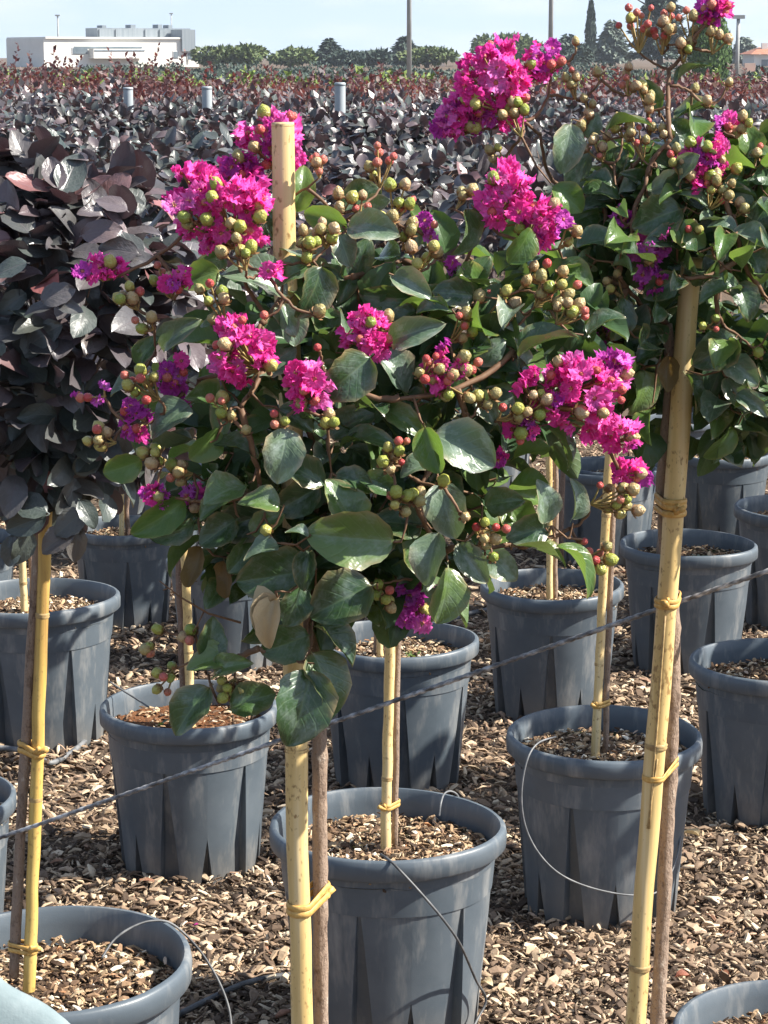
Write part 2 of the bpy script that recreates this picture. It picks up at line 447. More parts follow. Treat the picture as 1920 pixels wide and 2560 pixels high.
def far_leaf_mat(name, a, b_, c):
    m, nt, out = new_mat(name)
    b = bsdf(nt, out, 0.65, 0.3)
    r = ramp(nt, [(0, a), (0.5, b_), (1, c)])
    L(nt, rand_src(nt, True), r.inputs[0])
    L(nt, r.outputs[0], b.inputs['Base Color'])
    return m

M['fir'] = far_leaf_mat('fir', (0.034, 0.056, 0.046), (0.050, 0.075, 0.060), (0.072, 0.10, 0.078))
M['cypress_green'] = far_leaf_mat('cypress_green', (0.050, 0.095, 0.028), (0.075, 0.135, 0.036), (0.105, 0.175, 0.05))
M['broad'] = far_leaf_mat('broad', (0.060, 0.092, 0.034), (0.092, 0.128, 0.042), (0.14, 0.17, 0.06))
M['pale_fir'] = far_leaf_mat('pale_fir', (0.10, 0.13, 0.11), (0.14, 0.175, 0.14), (0.19, 0.21, 0.18))
M['lime_shrub'] = far_leaf_mat('lime_shrub', (0.10, 0.15, 0.035), (0.16, 0.22, 0.05), (0.22, 0.27, 0.07))

# ------------------------------------------------------------------ mesh helpers
class MB:
    def __init__(s):
        s.v, s.f, s.m, s.uv = [], [], [], []

    def add(s, verts, faces, mat=0, uvs=None):
        o = len(s.v)
        s.v += [tuple(p) for p in verts]
        for i, f in enumerate(faces):
            s.f.append([o + k for k in f])
            s.m.append(mat)
            s.uv += [uvs[k] for k in f] if uvs else [(0.5, 0.5)] * len(f)
        return s

    def box(s, a, b, mat=0):
        (x0, y0, z0), (x1, y1, z1) = a, b
        v = [(x0, y0, z0), (x1, y0, z0), (x1, y1, z0), (x0, y1, z0), (x0, y0, z1), (x1, y0, z1), (x1, y1, z1), (x0, y1, z1)]
        return s.add(v, [(0, 3, 2, 1), (4, 5, 6, 7), (0, 1, 5, 4), (1, 2, 6, 5), (2, 3, 7, 6), (3, 0, 4, 7)], mat)

    def tube(s, pts, radii, seg=6, mat=0, cap=True, lump=0.0, seed=0, flat=1.0):
        pts = [Vector(p) for p in pts]
        n = len(pts)
        if not hasattr(radii, '__len__'):
            radii = [radii] * n
        t0 = (pts[1] - pts[0]).normalized()
        ref = Vector((0, 1, 0)) if abs(t0.y) < 0.8 else Vector((1, 0, 0))
        u = t0.cross(ref).normalized()
        verts = []
        for i in range(n):
            t = (pts[min(i + 1, n - 1)] - pts[max(i - 1, 0)]).normalized()
            u = (u - t * u.dot(t)).normalized()
            w = t.cross(u)
            for k in range(seg):
                a = 2 * math.pi * k / seg
                rr = radii[i]
                if lump:
                    rr *= 1 + lump * mnoise.noise(Vector((math.cos(a) * 1.2, math.sin(a) * 1.2, i * 0.55 + seed)))
                verts.append(pts[i] + u * (math.cos(a) * rr) + w * (math.sin(a) * rr * flat))
        faces = [(i * seg + k, i * seg + (k + 1) % seg, (i + 1) * seg + (k + 1) % seg, (i + 1) * seg + k) for i in range(n - 1) for k in range(seg)]
        if cap:
            faces += [tuple(reversed(range(seg))), tuple(range((n - 1) * seg, n * seg))]
        return s.add(verts, faces, mat)

    def mesh(s, name, mats, smooth=True, sharp=None):
        me = bpy.data.meshes.new(name)
        me.from_pydata(s.v, [], s.f)
        for m in mats:
            me.materials.append(m)
        me.polygons.foreach_set('material_index', s.m)
        me.polygons.foreach_set('use_smooth', [smooth] * len(s.f))
        ul = me.uv_layers.new(name='UVMap')
        ul.data.foreach_set('uv', np.array(s.uv, dtype=np.float32).ravel())
        if sharp is not None:
            me.set_sharp_from_angle(angle=R(sharp))
        me.update()
        return me

def link(name, data, parent=None, world_mat=None):
    o = bpy.data.objects.new(name, data)
    COL.objects.link(o)
    if parent is not None:
        o.parent = parent
    if world_mat is not None:
        o.matrix_basis = (world_base(parent).inverted() @ world_mat) if parent is not None else world_mat
    return o

BASE = {}
def world_base(o):
    if o is None:
        return Matrix.Identity(4)
    if o.name in BASE:
        return BASE[o.name]
    m = world_base(o.parent) @ o.matrix_basis
    return m

def tag(o, label=None, cat=None, group=None, kind=None):
    for k, v in (('label', label), ('category', cat), ('group', group), ('kind', kind)):
        if v:
            o[k] = v
    return o

def thing(name, label, cat, loc, group=None, rotz=0.0):
    o = bpy.data.objects.new(name, None)
    o.empty_display_size = 0.05
    COL.objects.link(o)
    o.location = loc
    o.rotation_euler = (0, 0, rotz)
    o.matrix_basis = Matrix.Translation(loc) @ Matrix.Rotation(rotz, 4, 'Z')
    return tag(o, label, cat, group)

def part(name, mb, mats, parent, smooth=True, sharp=None):   # mb holds world coordinates
    me = mb.mesh(name, mats, smooth, sharp)
    me.transform(world_base(parent).inverted())
    return link(name, me, parent)

def copy_tree(o, parent=None):
    c = o.copy()
    COL.objects.link(c)
    c.parent = parent
    for ch in o.children:
        copy_tree(ch, c)
    return c

def scatter_mesh(name, bv, bf, buv, rot, pos, mats, smooth=True, mat_idx=None):
    """many copies of one little quad mesh in one mesh; rot (n,3,3) includes scale"""
    n = len(pos)
    bv = np.asarray(bv, dtype=np.float64)
    bf = np.asarray(bf, dtype=np.int32)
    V = np.einsum('nij,kj->nki', rot, bv) + pos[:, None, :]
    nv, nf, fs = bv.shape[0], bf.shape[0], bf.shape[1]
    Fc = (bf[None] + (np.arange(n) * nv)[:, None, None]).reshape(-1)
    me = bpy.data.meshes.new(name)
    me.vertices.add(n * nv)
    me.vertices.foreach_set('co', V.reshape(-1).astype(np.float32))
    me.loops.add(n * nf * fs)
    me.loops.foreach_set('vertex_index', Fc.astype(np.int32))
    me.polygons.add(n * nf)
    me.polygons.foreach_set('loop_start', np.arange(0, n * nf * fs, fs, dtype=np.int32))
    for m in mats:
        me.materials.append(m)
    me.update(calc_edges=True)
    me.polygons.foreach_set('use_smooth', np.full(n * nf, smooth))
    if mat_idx is not None:
        me.polygons.foreach_set('material_index', np.repeat(mat_idx, nf).astype(np.int32))
    ul = me.uv_layers.new(name='UVMap')
    u = np.asarray(buv, dtype=np.float32)[bf.reshape(-1)]
    ul.data.foreach_set('uv', np.tile(u.reshape(-1), n))
    me.update()
    return me

def frames(d, nrm):
    """stack of rotation matrices with columns (side, along, normal)"""
    d = d / np.linalg.norm(d, axis=1, keepdims=True)
    nrm = nrm - d * np.sum(d * nrm, axis=1, keepdims=True)
    nrm = nrm / (np.linalg.norm(nrm, axis=1, keepdims=True) + 1e-9)
    s = np.cross(d, nrm)
    return np.stack([s, d, nrm], axis=2)

# ------------------------------------------------------------------ leaf shapes (length 1 along +Y, normal +Z)
def leaf_geo(nu, nv, W, seed, blunt=0.8, fold=0.12, curl=0.15, wave=0.04, stalk=0.1, twist=0.0):
    rs = random.Random(seed)
    ph = [rs.uniform(0, 6.28) for _ in range(4)]
    v, f, uv = [], [], []
    for j in range(nv + 1):
        t = 0.5 - 0.5 * math.cos(math.pi * j / nv)           # denser rows at both ends
        w = 0.5 * W * (math.sin(math.pi * min(1, t ** blunt)) ** 0.58) if 0 < t < 1 else 0.006
        if t >= 1:
            w = 0.004
        for i in range(nu + 1):
            s = 2 * i / nu - 1
            ruff = 1 + 0.05 * math.sin(7 * t * math.pi + ph[0] + (2 if s > 0 else 0)) + 0.03 * math.sin(15 * t + ph[3] + (1 if s > 0 else 0))
            x = s * w * ruff
            z = fold * abs(s) ** 1.3 * w * 2 - curl * (t - 0.3) ** 2 + wave * math.sin(5.5 * t + ph[1] + s * 1.2) * abs(s)
            z += 0.5 * wave * math.sin(9 * t + ph[2]) * s * s
            z += twist * s * w * (t - 0.4)
            v.append((x, t, z))
            uv.append((0.5 + 0.5 * s, t))
    for j in range(nv):
        for i in range(nu):
            a = j * (nu + 1) + i
            f.append((a, a + 1, a + nu + 2, a + nu + 1))
    if stalk > 0:
        o = len(v)
        c = -curl * 0.09
        v += [(-0.012, -stalk, c - 0.05), (0.012, -stalk, c - 0.05), (0.012, 0.04, c + 0.004), (-0.012, 0.04, c + 0.004)]
        uv += [(0.5, 0)] * 4
        f.append((o, o + 1, o + 2, o + 3))
    return v, f, uv

def leaf_mesh(name, mat, **kw):
    v, f, uv = leaf_geo(**kw)
    return MB().add(v, f, 0, uv).mesh(name, [mat])

crape_shapes = [dict(nu=6, nv=12, W=w * 0.97, seed=i, blunt=b, fold=fo, curl=c, wave=wa, twist=tw) for i, (w, b, fo, c, wa, tw) in enumerate([
    (0.70, 0.86, 0.30, 0.30, 0.06, 0.4), (0.78, 0.80, 0.24, 0.26, 0.05, -0.5), (0.62, 0.90, 0.44, 0.42, 0.07, 0.6),
    (0.84, 0.78, 0.26, 0.45, 0.075, 0.3), (0.72, 0.92, 0.48, -0.22, 0.06, -0.7), (0.56, 0.85, 0.34, 0.58, 0.08, 0.5)])]
CR = {k: [leaf_mesh('leaf', M[k], **s) for s in crape_shapes] for k in ('crape_leaf', 'crape_leaf_bright', 'crape_leaf_grey')}
DRY = [leaf_mesh('leaf', M['dry_leaf'], nu=6, nv=9, W=0.5, seed=40, fold=0.8, curl=0.7, wave=0.16, twist=1.4), leaf_mesh('leaf', M['brown_leaf'], nu=6, nv=9, W=0.55, seed=41, fold=0.6, curl=-0.6, wave=0.16, twist=-1.2)]
lor_shapes = [dict(nu=6, nv=10, W=w, seed=60 + i, blunt=b, fold=fo, curl=c, wave=0.035, stalk=0.07, twist=tw) for i, (w, b, fo, c, tw) in enumerate([
    (0.62, 0.88, 0.12, 0.28, 0.2), (0.70, 0.84, 0.06, 0.2, -0.2), (0.57, 0.93, 0.22, 0.38, 0.3), (0.66, 0.8, 0.14, -0.18, 0.0)])]
LR = {k: [leaf_mesh('leaf', M[k], **s) for s in lor_shapes] for k in ('plum_leaf', 'plum_leaf_shade')}
LOW_LEAF = leaf_geo(nu=4, nv=6, W=0.64, seed=5, fold=0.14, curl=0.26, wave=0.03, stalk=0)
MID_CRAPE = leaf_geo(nu=4, nv=5, W=0.74, seed=7, fold=0.36, curl=0.4, wave=0.06, stalk=0, twist=0.4)
LOW_CRAPE = leaf_geo(nu=2, nv=4, W=0.72, seed=6, fold=0.2, curl=0.2, wave=0.04, stalk=0)

# ------------------------------------------------------------------ flowers, capsules, buds (unit size)
def floret_mesh(name, seed, mat):
    rs = random.Random(seed)
    mb = MB()
    npet = 6
    for p in range(npet):
        a0 = 2 * math.pi * p / npet + rs.uniform(-0.2, 0.2)
        lift = rs.uniform(-0.1, 0.75)
        nu, nv = 7, 4
        v, f = [], []
        ph = rs.uniform(0, 6)
        for j in range(nv + 1):
            t = j / nv
            rr = 0.2 + 0.8 * t
            for i in range(nu + 1):
                s = 2 * i / nu - 1
                half = 0.09 + 0.60 * (t ** 0.7)
                fr = 1 + 0.13 * math.sin(s * 9 + ph) * t
                cr = 0.24 * t * math.sin(s * 9.5 + ph * 2) + 0.24 * t * math.sin(s * 4 + t * 8 + ph)
                x = rr * fr * (1 - 0.34 * s * s * t)
                y = s * half * (1.0 - 0.25 * max(0, t - 0.7))
                z = lift * t + cr + rs.uniform(-0.1, 0.1) * t
                v.append((x * math.cos(a0) - y * math.sin(a0), x * math.sin(a0) + y * math.cos(a0), z))
        for j in range(nv):
            for i in range(nu):
                a = j * (nu + 1) + i
                f.append((a, a + 1, a + nu + 2, a + nu + 1))
        mb.add(v, f, 0)
    for k in range(6 if seed % 4 == 0 else 0):
        a = rs.uniform(0, 6.28)
        r = rs.uniform(0.08, 0.3)
        mb.tube([(0, 0, 0), (r * 0.5 * math.cos(a), r * 0.5 * math.sin(a), 0.3), (r * math.cos(a), r * math.sin(a), rs.uniform(0.3, 0.45))], [0.02, 0.018, 0.03], 3, 1)
    mb.tube([(0, 0, -0.42), (0, 0, -0.25), (0, 0, 0.02)], [0.08, 0.2, 0.16], 6, 2)
    return mb.mesh(name, [mat, M['stamen'], M['bud_red']])

FLO = [floret_mesh('flower', 100 + i, M['petal']) for i in range(4)]
FLP = [floret_mesh('flower', 120 + i, M['petal_purple']) for i in range(2)]

def capsule_mesh(name, mat, ribs=0.07, star=True, seed=0, tall=1.06):
    rs = random.Random(seed)
    mb = MB()
    nr, ns = 8, 12
    v, f = [], []
    for j in range(1, nr):
        th = math.pi * j / nr
        for k in range(ns):
            a = 2 * math.pi * k / ns
            rr = 1 - ribs * (0.5 + 0.5 * math.cos(6 * a)) * math.sin(th)
            v.append((rr * math.sin(th) * math.cos(a), rr * math.sin(th) * math.sin(a), tall * math.cos(th)))
    top, bot = len(v), len(v) + 1
    v += [(0, 0, tall * 1.14), (0, 0, -tall)]
    for j in range(nr - 2):
        for k in range(ns):
            f.append((j * ns + k, (j + 1) * ns + k, (j + 1) * ns + (k + 1) % ns, j * ns + (k + 1) % ns))
    for k in range(ns):
        f.append((top, k, (k + 1) % ns))
        f.append((bot, (nr - 2) * ns + (k + 1) % ns, (nr - 2) * ns + k))
    mb.add(v, f, 0)
    if star:
        for k in range(6):
            a = 2 * math.pi * k / 6 + rs.uniform(-0.1, 0.1)
            c, s_ = math.cos(a), math.sin(a)
            def pt(r, w, z):
                return (r * c - w * s_, r * s_ + w * c, z)
            o = rs.uniform(0.0, 0.3)
            mb.add([pt(0.3, -0.3, -1.02), pt(0.3, 0.3, -1.02), pt(0.92 + o, 0.3, -0.66), pt(0.92 + o, -0.3, -0.66), pt(1.15 + o, 0.0, -0.2 - o)],
                   [(0, 1, 2, 3), (3, 2, 4)], 1)
    return mb.mesh(name, [mat, M['calyx']])

CAPS = {'g': [capsule_mesh('seed_capsule', M['capsule_green'], 0.13, True, i, 1.0 + 0.12 * i) for i in range(2)],
        't': [capsule_mesh('seed_capsule', M['capsule_tan'], 0.2, True, 5 + i, 1.02 + 0.14 * i) for i in range(2)],
        'r': [capsule_mesh('flower_bud', M['bud_red'], 0.05, False, 9, 0.98)]}

# ------------------------------------------------------------------ GROUND
gy = [-30, -10, 0] + [0.25 * i for i in range(1, 41)] + [11, 13, 16, 20, 30, 45, 70, 110, 180, 280, 420, 640, 900]
gx = [-300, -180, -100, -40, -15, -8, -5] + [-4 + 0.5 * i for i in range(17)] + [5, 8, 15, 40, 100, 180, 300]
mb = MB()
verts = [(x, y, ground(y)) for y in gy for x in gx]
nx = len(gx)
mb.add(verts, [(j * nx + i, j * nx + i + 1, (j + 1) * nx + i + 1, (j + 1) * nx + i) for j in range(len(gy) - 1) for i in range(nx - 1)])
g = link('ground', mb.mesh('ground', [M['earth']]))
g['kind'] = 'structure'

# ------------------------------------------------------------------ POTS
PH, PR = 0.262, 0.14
def pot_body_geo():
    mb = MB()
    prof = []                                  # (z, r, notch?)
    for i in range(15):
        z = PH * 0.845 * i / 14
        prof.append((z, 0.107 + 0.019 * (z / (PH * 0.845)), True))
    prof += [(PH * 0.85, 0.1275, False), (PH * 0.905, 0.1292, False)]
    apex_l, apex_s = PH * 0.82, PH * 0.30
    rings = []
    for z, r, nt_ in prof:
        ring = []
        for k in range(12):
            th = k * math.pi / 6
            ap = apex_l if k % 2 == 0 else apex_s
            wm = R(9.0) if k % 2 == 0 else R(5.5)
            dm = 0.013 if k % 2 == 0 else 0.016
            q = max(0.0, (ap - z) / ap) if nt_ else 0.0
            w = max(R(0.12), wm * q)
            dep = dm * min(1.0, q * 1.6)
            ring += [(th - w, r), (th - w * 0.86, r - dep), (th, r - dep * 1.05), (th + w * 0.95, r - dep), (th + w, r)]
            nxt = th + math.pi / 6
            apn = apex_s if k % 2 == 0 else apex_l
            wn_ = R(5.5) if k % 2 == 0 else R(9.0)
            qn = max(0.0, (apn - z) / apn) if nt_ else 0.0
            e = nxt - max(R(0.12), wn_ * qn)
            for m_ in range(1, 4):
                ring.append((th + w + (e - th - w) * m_ / 4, r))
        rings.append([(rr * math.sin(a), -rr * math.cos(a), z) for a, rr in ring])
    n = len(rings[0])
    v = [p for ring in rings for p in ring]
    f = [(j * n + k, j * n + (k + 1) % n, (j + 1) * n + (k + 1) % n, (j + 1) * n + k) for j in range(len(rings) - 1) for k in range(n)]
    f.append(tuple(reversed(range(n))))
    mb.add(v, f)
    return mb

def lathe(prof, n=72):
    v = [(r * math.sin(2 * math.pi * k / n), -r * math.cos(2 * math.pi * k / n), z) for z, r in prof for k in range(n)]
    f = [(j * n + k, j * n + (k + 1) % n, (j + 1) * n + (k + 1) % n, (j + 1) * n + k) for j in range(len(prof) - 1) for k in range(n)]
    return v, f

def wobble(mb, seed, amt=0.0022):
    for i, (x, y, z) in enumerate(mb.v):
        a = math.atan2(y, x)
        k = 1 + (amt / 0.13) * (math.cos(2 * a + seed) + 0.6 * math.cos(3 * a + seed * 2.3)) * (0.35 + 0.65 * z / PH) + 0.006 * mnoise.noise(Vector((x * 22, y * 22, z * 16 + seed)))
        mb.v[i] = (x * k, y * k, z + (0.0016 * math.cos(a * 2 + seed * 1.7) if z > PH * 0.86 else 0))
    return mb

POT_BODY = [wobble(pot_body_geo(), q).mesh('body', [M['pot']], True, 28) for q in (0.3, 2.1, 4.0)]
def rim_mb():
    return MB().add(*lathe([(PH * 0.905, 0.1285), (PH * 0.903, 0.1375), (PH * 0.912, 0.1396), (PH * 0.965, 0.140), (PH * 0.99, 0.1388), (PH, 0.1362), (PH, 0.1325), (PH * 0.985, 0.1302), (PH * 0.93, 0.1285), (PH * 0.80, 0.1262), (PH * 0.72, 0.1245)]))
POT_RIM = [wobble(rim_mb(), q).mesh('rim', [M['pot']], True, 50) for q in (0.3, 2.1, 4.0)]

def soil_mesh(mat, seed):
    mb = MB()
    n, rr = 40, 9
    v = [(0, 0, 0)]
    for j in range(1, rr + 1):
        r = 0.1262 * j / rr
        for k in range(n):
            a = 2 * math.pi * k / n
            p = Vector((r * math.cos(a), r * math.sin(a), 0))
            z = 0.005 * mnoise.noise(p * 28 + Vector((seed, 0, 0))) + 0.003 * mnoise.noise(p * 90 + Vector((0, seed, 0)))
            v.append((p.x, p.y, z))
    f = [(0, 1 + k, 1 + (k + 1) % n) for k in range(n)]
    f += [(1 + (j - 1) * n + k, 1 + j * n + k, 1 + j * n + (k + 1) % n, 1 + (j - 1) * n + (k + 1) % n) for j in range(1, rr) for k in range(n)]
    mb.add(v, f)
    me = mb.mesh('soil', [mat])
    me.transform(Matrix.Translation((0, 0, PH * 0.86)))
    return me

# bent, tapered flake: three cross-sections of four
CH_V = [(-0.16, -0.5, 0.0), (0.14, -0.5, 0.02), (0.12, -0.48, 0.12), (-0.12, -0.46, 0.11),
        (-0.26, 0.0, 0.08), (0.24, -0.02, 0.10), (0.2, 0.0, 0.27), (-0.22, 0.03, 0.25),
        (-0.10, 0.5, -0.02), (0.17, 0.46, 0.0), (0.13, 0.47, 0.1), (-0.08, 0.5, 0.09)]
CH_F = [(0, 1, 5, 4), (1, 2, 6, 5), (2, 3, 7, 6), (3, 0, 4, 7), (4, 5, 9, 8), (5, 6, 10, 9), (6, 7, 11, 10), (7, 4, 8, 11), (0, 3, 2, 1), (8, 9, 10, 11)]
CH_UV = [(0.5, 0.5)] * 12
CS_V = CH_V[:4] + CH_V[8:]
CS_F = [(0, 1, 5, 4), (1, 2, 6, 5), (2, 3, 7, 6), (3, 0, 4, 7), (0, 3, 2, 1), (4, 5, 6, 7)]

def chip_frames(n, tilt, smin, smax, rg):
    yaw = rg.uniform(0, 2 * np.pi, n)
    d = np.stack([np.cos(yaw), np.sin(yaw), rg.normal(0, tilt, n)], 1)
    nr = np.stack([rg.normal(0, tilt * 1.3, n), rg.normal(0, tilt * 1.3, n), np.ones(n)], 1)
    fr = frames(d, nr)
    ln = smin + (smax - smin) * rg.random(n) ** 1.6
    wd = ln * rg.uniform(0.28, 1.15, n)
    th = ln * rg.uniform(0.3, 1.2, n)
    return fr * np.stack([wd, ln, th], 1)[:, None, :]

def pot_chips_mesh(seed, n=3000):
    rg = np.random.default_rng(seed)
    r = 0.122 * np.sqrt(rg.random(n))
    a = rg.uniform(0, 2 * np.pi, n)
    pos = np.stack([r * np.cos(a), r * np.sin(a), PH * 0.862 + rg.uniform(-0.003, 0.006, n)], 1)
    return scatter_mesh('bark_mulch', CH_V, CH_F, CH_UV, chip_frames(n, 0.42, 0.003, 0.0155, rg), pos, [M['pot_chips']], False)

SOILS = [soil_mesh(M['soil'], 1), soil_mesh(M['soil'], 5), soil_mesh(M['peat'], 9)]
MULCH = [pot_chips_mesh(31), pot_chips_mesh(32), pot_chips_mesh(33, 1700), pot_chips_mesh(34, 620)]
POTS = {}

def make_pot(key, px, py, w, rot, label, soil=0, mulch=0, group='grey nursery pots'):
    lo, hi = 1.2, 12.0
    def err(z):
        p = C0 + ray(px, py) * z
        s = w * z / (F_PX * 2 * PR)
        return p.z - PH * s - ground(p.y)
    for _ in range(50):
        mid = (lo + hi) / 2
        if err(mid) > 0:
            lo = mid
        else:
            hi = mid
    p = C0 + ray(px, py) * lo
    s = w * lo / (F_PX * 2 * PR)
    base = Vector((p.x, p.y, ground(p.y)))
    return pot_at(key, base, s, rot, label, soil, mulch, group)

def pot_at(key, base, s, rot, label, soil=0, mulch=0, group='grey nursery pots'):
    t = thing('plant_pot', label, 'plant pot', base, group)
    t.matrix_basis = Matrix.Translation(base) @ Matrix.Rotation(R(rot), 4, 'Z') @ Matrix.Scale(s, 4)
    q = len(POTS) % 3
    link('body', POT_BODY[q], t)
    link('rim', POT_RIM[q], t)
    link('soil', SOILS[soil], t)
    m = link('bark_mulch', MULCH[mulch], t)
    m['kind'] = 'stuff'
    POTS[key] = (base, s, base + Vector((0, 0, PH * 0.86 * s)))
    return t

make_pot('A', 969, 2056, 585, -16, 'grey pot of pale bark behind the central stake, black tube over its front lip', 0, 0)
make_pot('B', 1508, 1831, 497, -25, 'grey pot with a thin grey tube looped across its front', 1, 1)
make_pot('C', 1382, 1458, 363, -5, 'shaded grey pot just above and behind the one with the looped tube', 0, 2)
make_pot('D', 1723, 1356, 344, -44, 'grey pot behind the right-hand bamboo stake, a sprig of weed on its soil', 0, 2)
make_pot('E', 470, 1760, 452, -12, 'grey pot of rusty brown peat below the low hanging crape myrtle leaves', 2, 3)
make_pot('F', 98, 1487, 400, -27, 'grey pot of pale chips behind the left pair of trunk and stake', 1, 1)
make_pot('H', 992, 1594, 402, 5, 'dark shaded grey pot crossed by the wire, behind the pot of pale bark', 0, 2)
make_pot('I', 1937, 1650, 432, -10, 'grey pot cut by the right edge, below the wire', 0, 2)
make_pot('G', 130, 2390, 714, 18, 'largest grey pot at lower left, holding the plum-leaved standard tree', 0, 0)
make_pot('L', 310, 1312, 272, 10, 'grey pot behind the lowest plum leaves, left of the crape myrtle', 0, 2)
make_pot('M', 566, 1395, 300, 25, 'dark grey pot mostly hidden behind the lowest crape myrtle leaves', 0, 2)
make_pot('J', 2000, 1264, 330, 0, 'grey pot at the right edge above the wire', 0, 2)
make_pot('K', 1806, 1128, 250, 20, 'dark grey pot just under the lower leaves of the right-hand crape myrtle', 0, 2)
make_pot('R', 1515, 1168, 262, 20, 'dark grey pot behind the low pink sprig right of the central crape myrtle', 0, 2)
make_pot('N', -188, 1990, 462, 10, 'grey pot cut by the left edge, above the largest pot', 1, 1)
make_pot('P', -95, 1345, 280, 38, 'grey pot whose lit side shows at the left edge under the pink leaf', 0, 2)
make_pot('Q', 2010, 2574, 640, 30, 'dark grey pot rim cut by the lower right corner', 0, 0)

# further rows in the shade: same kind of pot, nothing tells them apart
back_spots = []
for j, yy in enumerate((6.1, 7.2, 8.4)):
    for i in range(-3, 4):
        x = i * 0.62 + (0.3 if j % 2 else 0.0) + random.uniform(-0.05, 0.05)
        if abs(x) < 0.17 * yy + 0.25:
            back_spots.append((x, yy + random.uniform(-0.08, 0.08)))
for i, (x, y) in enumerate(back_spots):
    pot_at('bk%d' % i, Vector((x, y, ground(y))), random.uniform(0.96, 1.04), random.uniform(0, 60), 'grey pot in the deep shade of the rows behind the nearer pots', 0, 3, 'pots in the shaded back rows')

# ------------------------------------------------------------------ BARK MULCH on the ground
def mulch_zone(name, y0, y1, dens, smin, smax, geo, rg):
    n_try = int(dens * (y1 - y0) * (0.42 * y1 + 0.5))
    y = rg.uniform(y0, y1, n_try)
    half = 0.21 * y + 0.22
    x = rg.uniform(-1, 1, n_try) * (0.21 * y1 + 0.22)
    keep = np.abs(x) < half
    for b, s, _ in POTS.values():
        keep &= (x - b.x) ** 2 + (y - b.y) ** 2 > (0.100 * s) ** 2
    x, y = x[keep], y[keep]
    gz = np.array([ground(v) for v in y])
    pos = np.stack([x, y, gz + rg.uniform(-0.004, 0.013, len(x))], 1)
    v, f = geo
    k = int(len(x) * 0.3)
    for sl, sm in ((slice(0, k), True), (slice(k, None), False)):
        p_ = pos[sl]
        me = scatter_mesh(name, v, f, [(0.5, 0.5)] * len(v), chip_frames(len(p_), 0.42, smin, smax, rg), p_, [M['bark_chips']], sm)
        tag(link(name, me), kind='stuff')

rgm = np.random.default_rng(77)
mulch_zone('bark_mulch', 1.75, 3.4, 15500, 0.005, 0.028, (CH_V, CH_F), rgm)
mulch_zone('bark_fines', 1.75, 3.6, 16000, 0.003, 0.010, (CS_V, CS_F), rgm)
mulch_zone('bark_mulch', 3.4, 5.2, 9500, 0.006, 0.030, (CH_V, CH_F), rgm)
mulch_zone('bark_mulch', 5.2, 8.5, 3000, 0.014, 0.036, (CS_V, CS_F), rgm)

# ------------------------------------------------------------------ STAKES, TRUNKS, TIES
def line_pts(a, b, n, wob=0.0, seed=0):
    out = []
    for i in range(n + 1):
        t = i / n
        p = a.lerp(b, t)
        p = p + Vector((mnoise.noise(Vector((t * n * 0.4, seed, 0))), mnoise.noise(Vector((t * n * 0.4, seed, 5))), 0)) * wob
        out.append(p)
    return out

def bamboo(name, label, a, b, r, nodes, mat, group='bamboo stakes', cut=True):
    """a lower end, b upper end (world)"""
    t = thing(name, label, 'stake', a, group)
    n = 30
    cane = MB()
    cane.tube(line_pts(a, b, n, r * 0.22, a.x * 9), [r * (1 + 0.03 * math.sin(i * 0.8)) for i in range(n + 1)], 14, 0, False)
    ax = (b - a).normalized()
    cane.tube([b - ax * 0.0015, b + ax * 0.0012], [r * 0.995, r * 0.93], 14, 1)
    cane.tube([a - ax * 0.003, a + ax * 0.001], [r * 0.5, r * 0.99], 14, 1)
    part('cane', cane, [mat, M['bamboo_cut']], t)
    for q in nodes:
        c = a.lerp(b, q)
        k = MB()
        k.tube([c - ax * 0.003, c - ax * 0.0012, c, c + ax * 0.001, c + ax * 0.0025], [r * 1.0, r * 1.13, r * 1.05, r * 1.14, r * 1.0], 14, 0, False)
        part('node', k, [M['bamboo_node']], t)
    return t

def node_at(oy, Y, a, b):
    z = ao(830, oy, Y).z
    return (z - a.z) / (b.z - a.z)

def tie_loop(owner, s, sr, tr, trr, tilt=0.004, loops=2, tail=True, w=0.0022, seed=0, tail_dir=1):
    """raffia wrapped round stake centre s and trunk centre tr"""
    rs = random.Random(seed)
    d = (tr - s)
    d.z = 0
    D = d.length
    e = d.normalized() if D > 1e-5 else Vector((1, 0, 0))
    n = Vector((-e.y, e.x, 0))
    mb = MB()
    for l in range(loops):
        pts = []
        z0 = l * w * 2.1 + rs.uniform(-0.0006, 0.0006)
        ra, rb = sr + w * 0.5, trr + w * 0.5
        for i in range(9):
            a = R(90 + 180 * i / 8)
            pts.append(s + e * (math.cos(a) * ra) + n * (math.sin(a) * ra) + Vector((0, 0, z0 - tilt * (0.5 + 0.2 * l))))
        for i in range(9):
            a = R(-90 + 180 * i / 8)
            pts.append(s + e * (D + math.cos(a) * rb) + n * (math.sin(a) * rb) + Vector((0, 0, z0 + tilt * (0.5 + 0.2 * l))))
        pts.append(pts[0])
        mb.tube(pts, w * 1.05, 8, 0, False, 0.18, seed + l, 0.42)
    if tail:
        p0 = s + e * (D + trr * 0.6) - Vector((0, trr, 0)) if tail_dir > 0 else s - Vector((0, sr, 0))
        q = e * (0.012 * tail_dir) + Vector((0, -0.004, 0.007))
        mb.tube([p0, p0 + q * 0.5, p0 + q], [w * 0.8, w * 1.0, w * 1.25], 5, 0)
        mb.tube([p0, p0 + q * 0.3 + Vector((0, -0.003, 0.006))], [w * 0.8, w * 0.9], 5, 0)
    return part('tie', mb, [M['raffia']], owner)

YF, YR_, YL = 1.62, 1.78, POTS['G'][0].y - 0.02

def to_ground(p, q):
    """extend the line q->p below to the ground"""
    d = (p - q)
    k = (ground(p.y) - 0.0 - q.z) / d.z
    return q + d * k

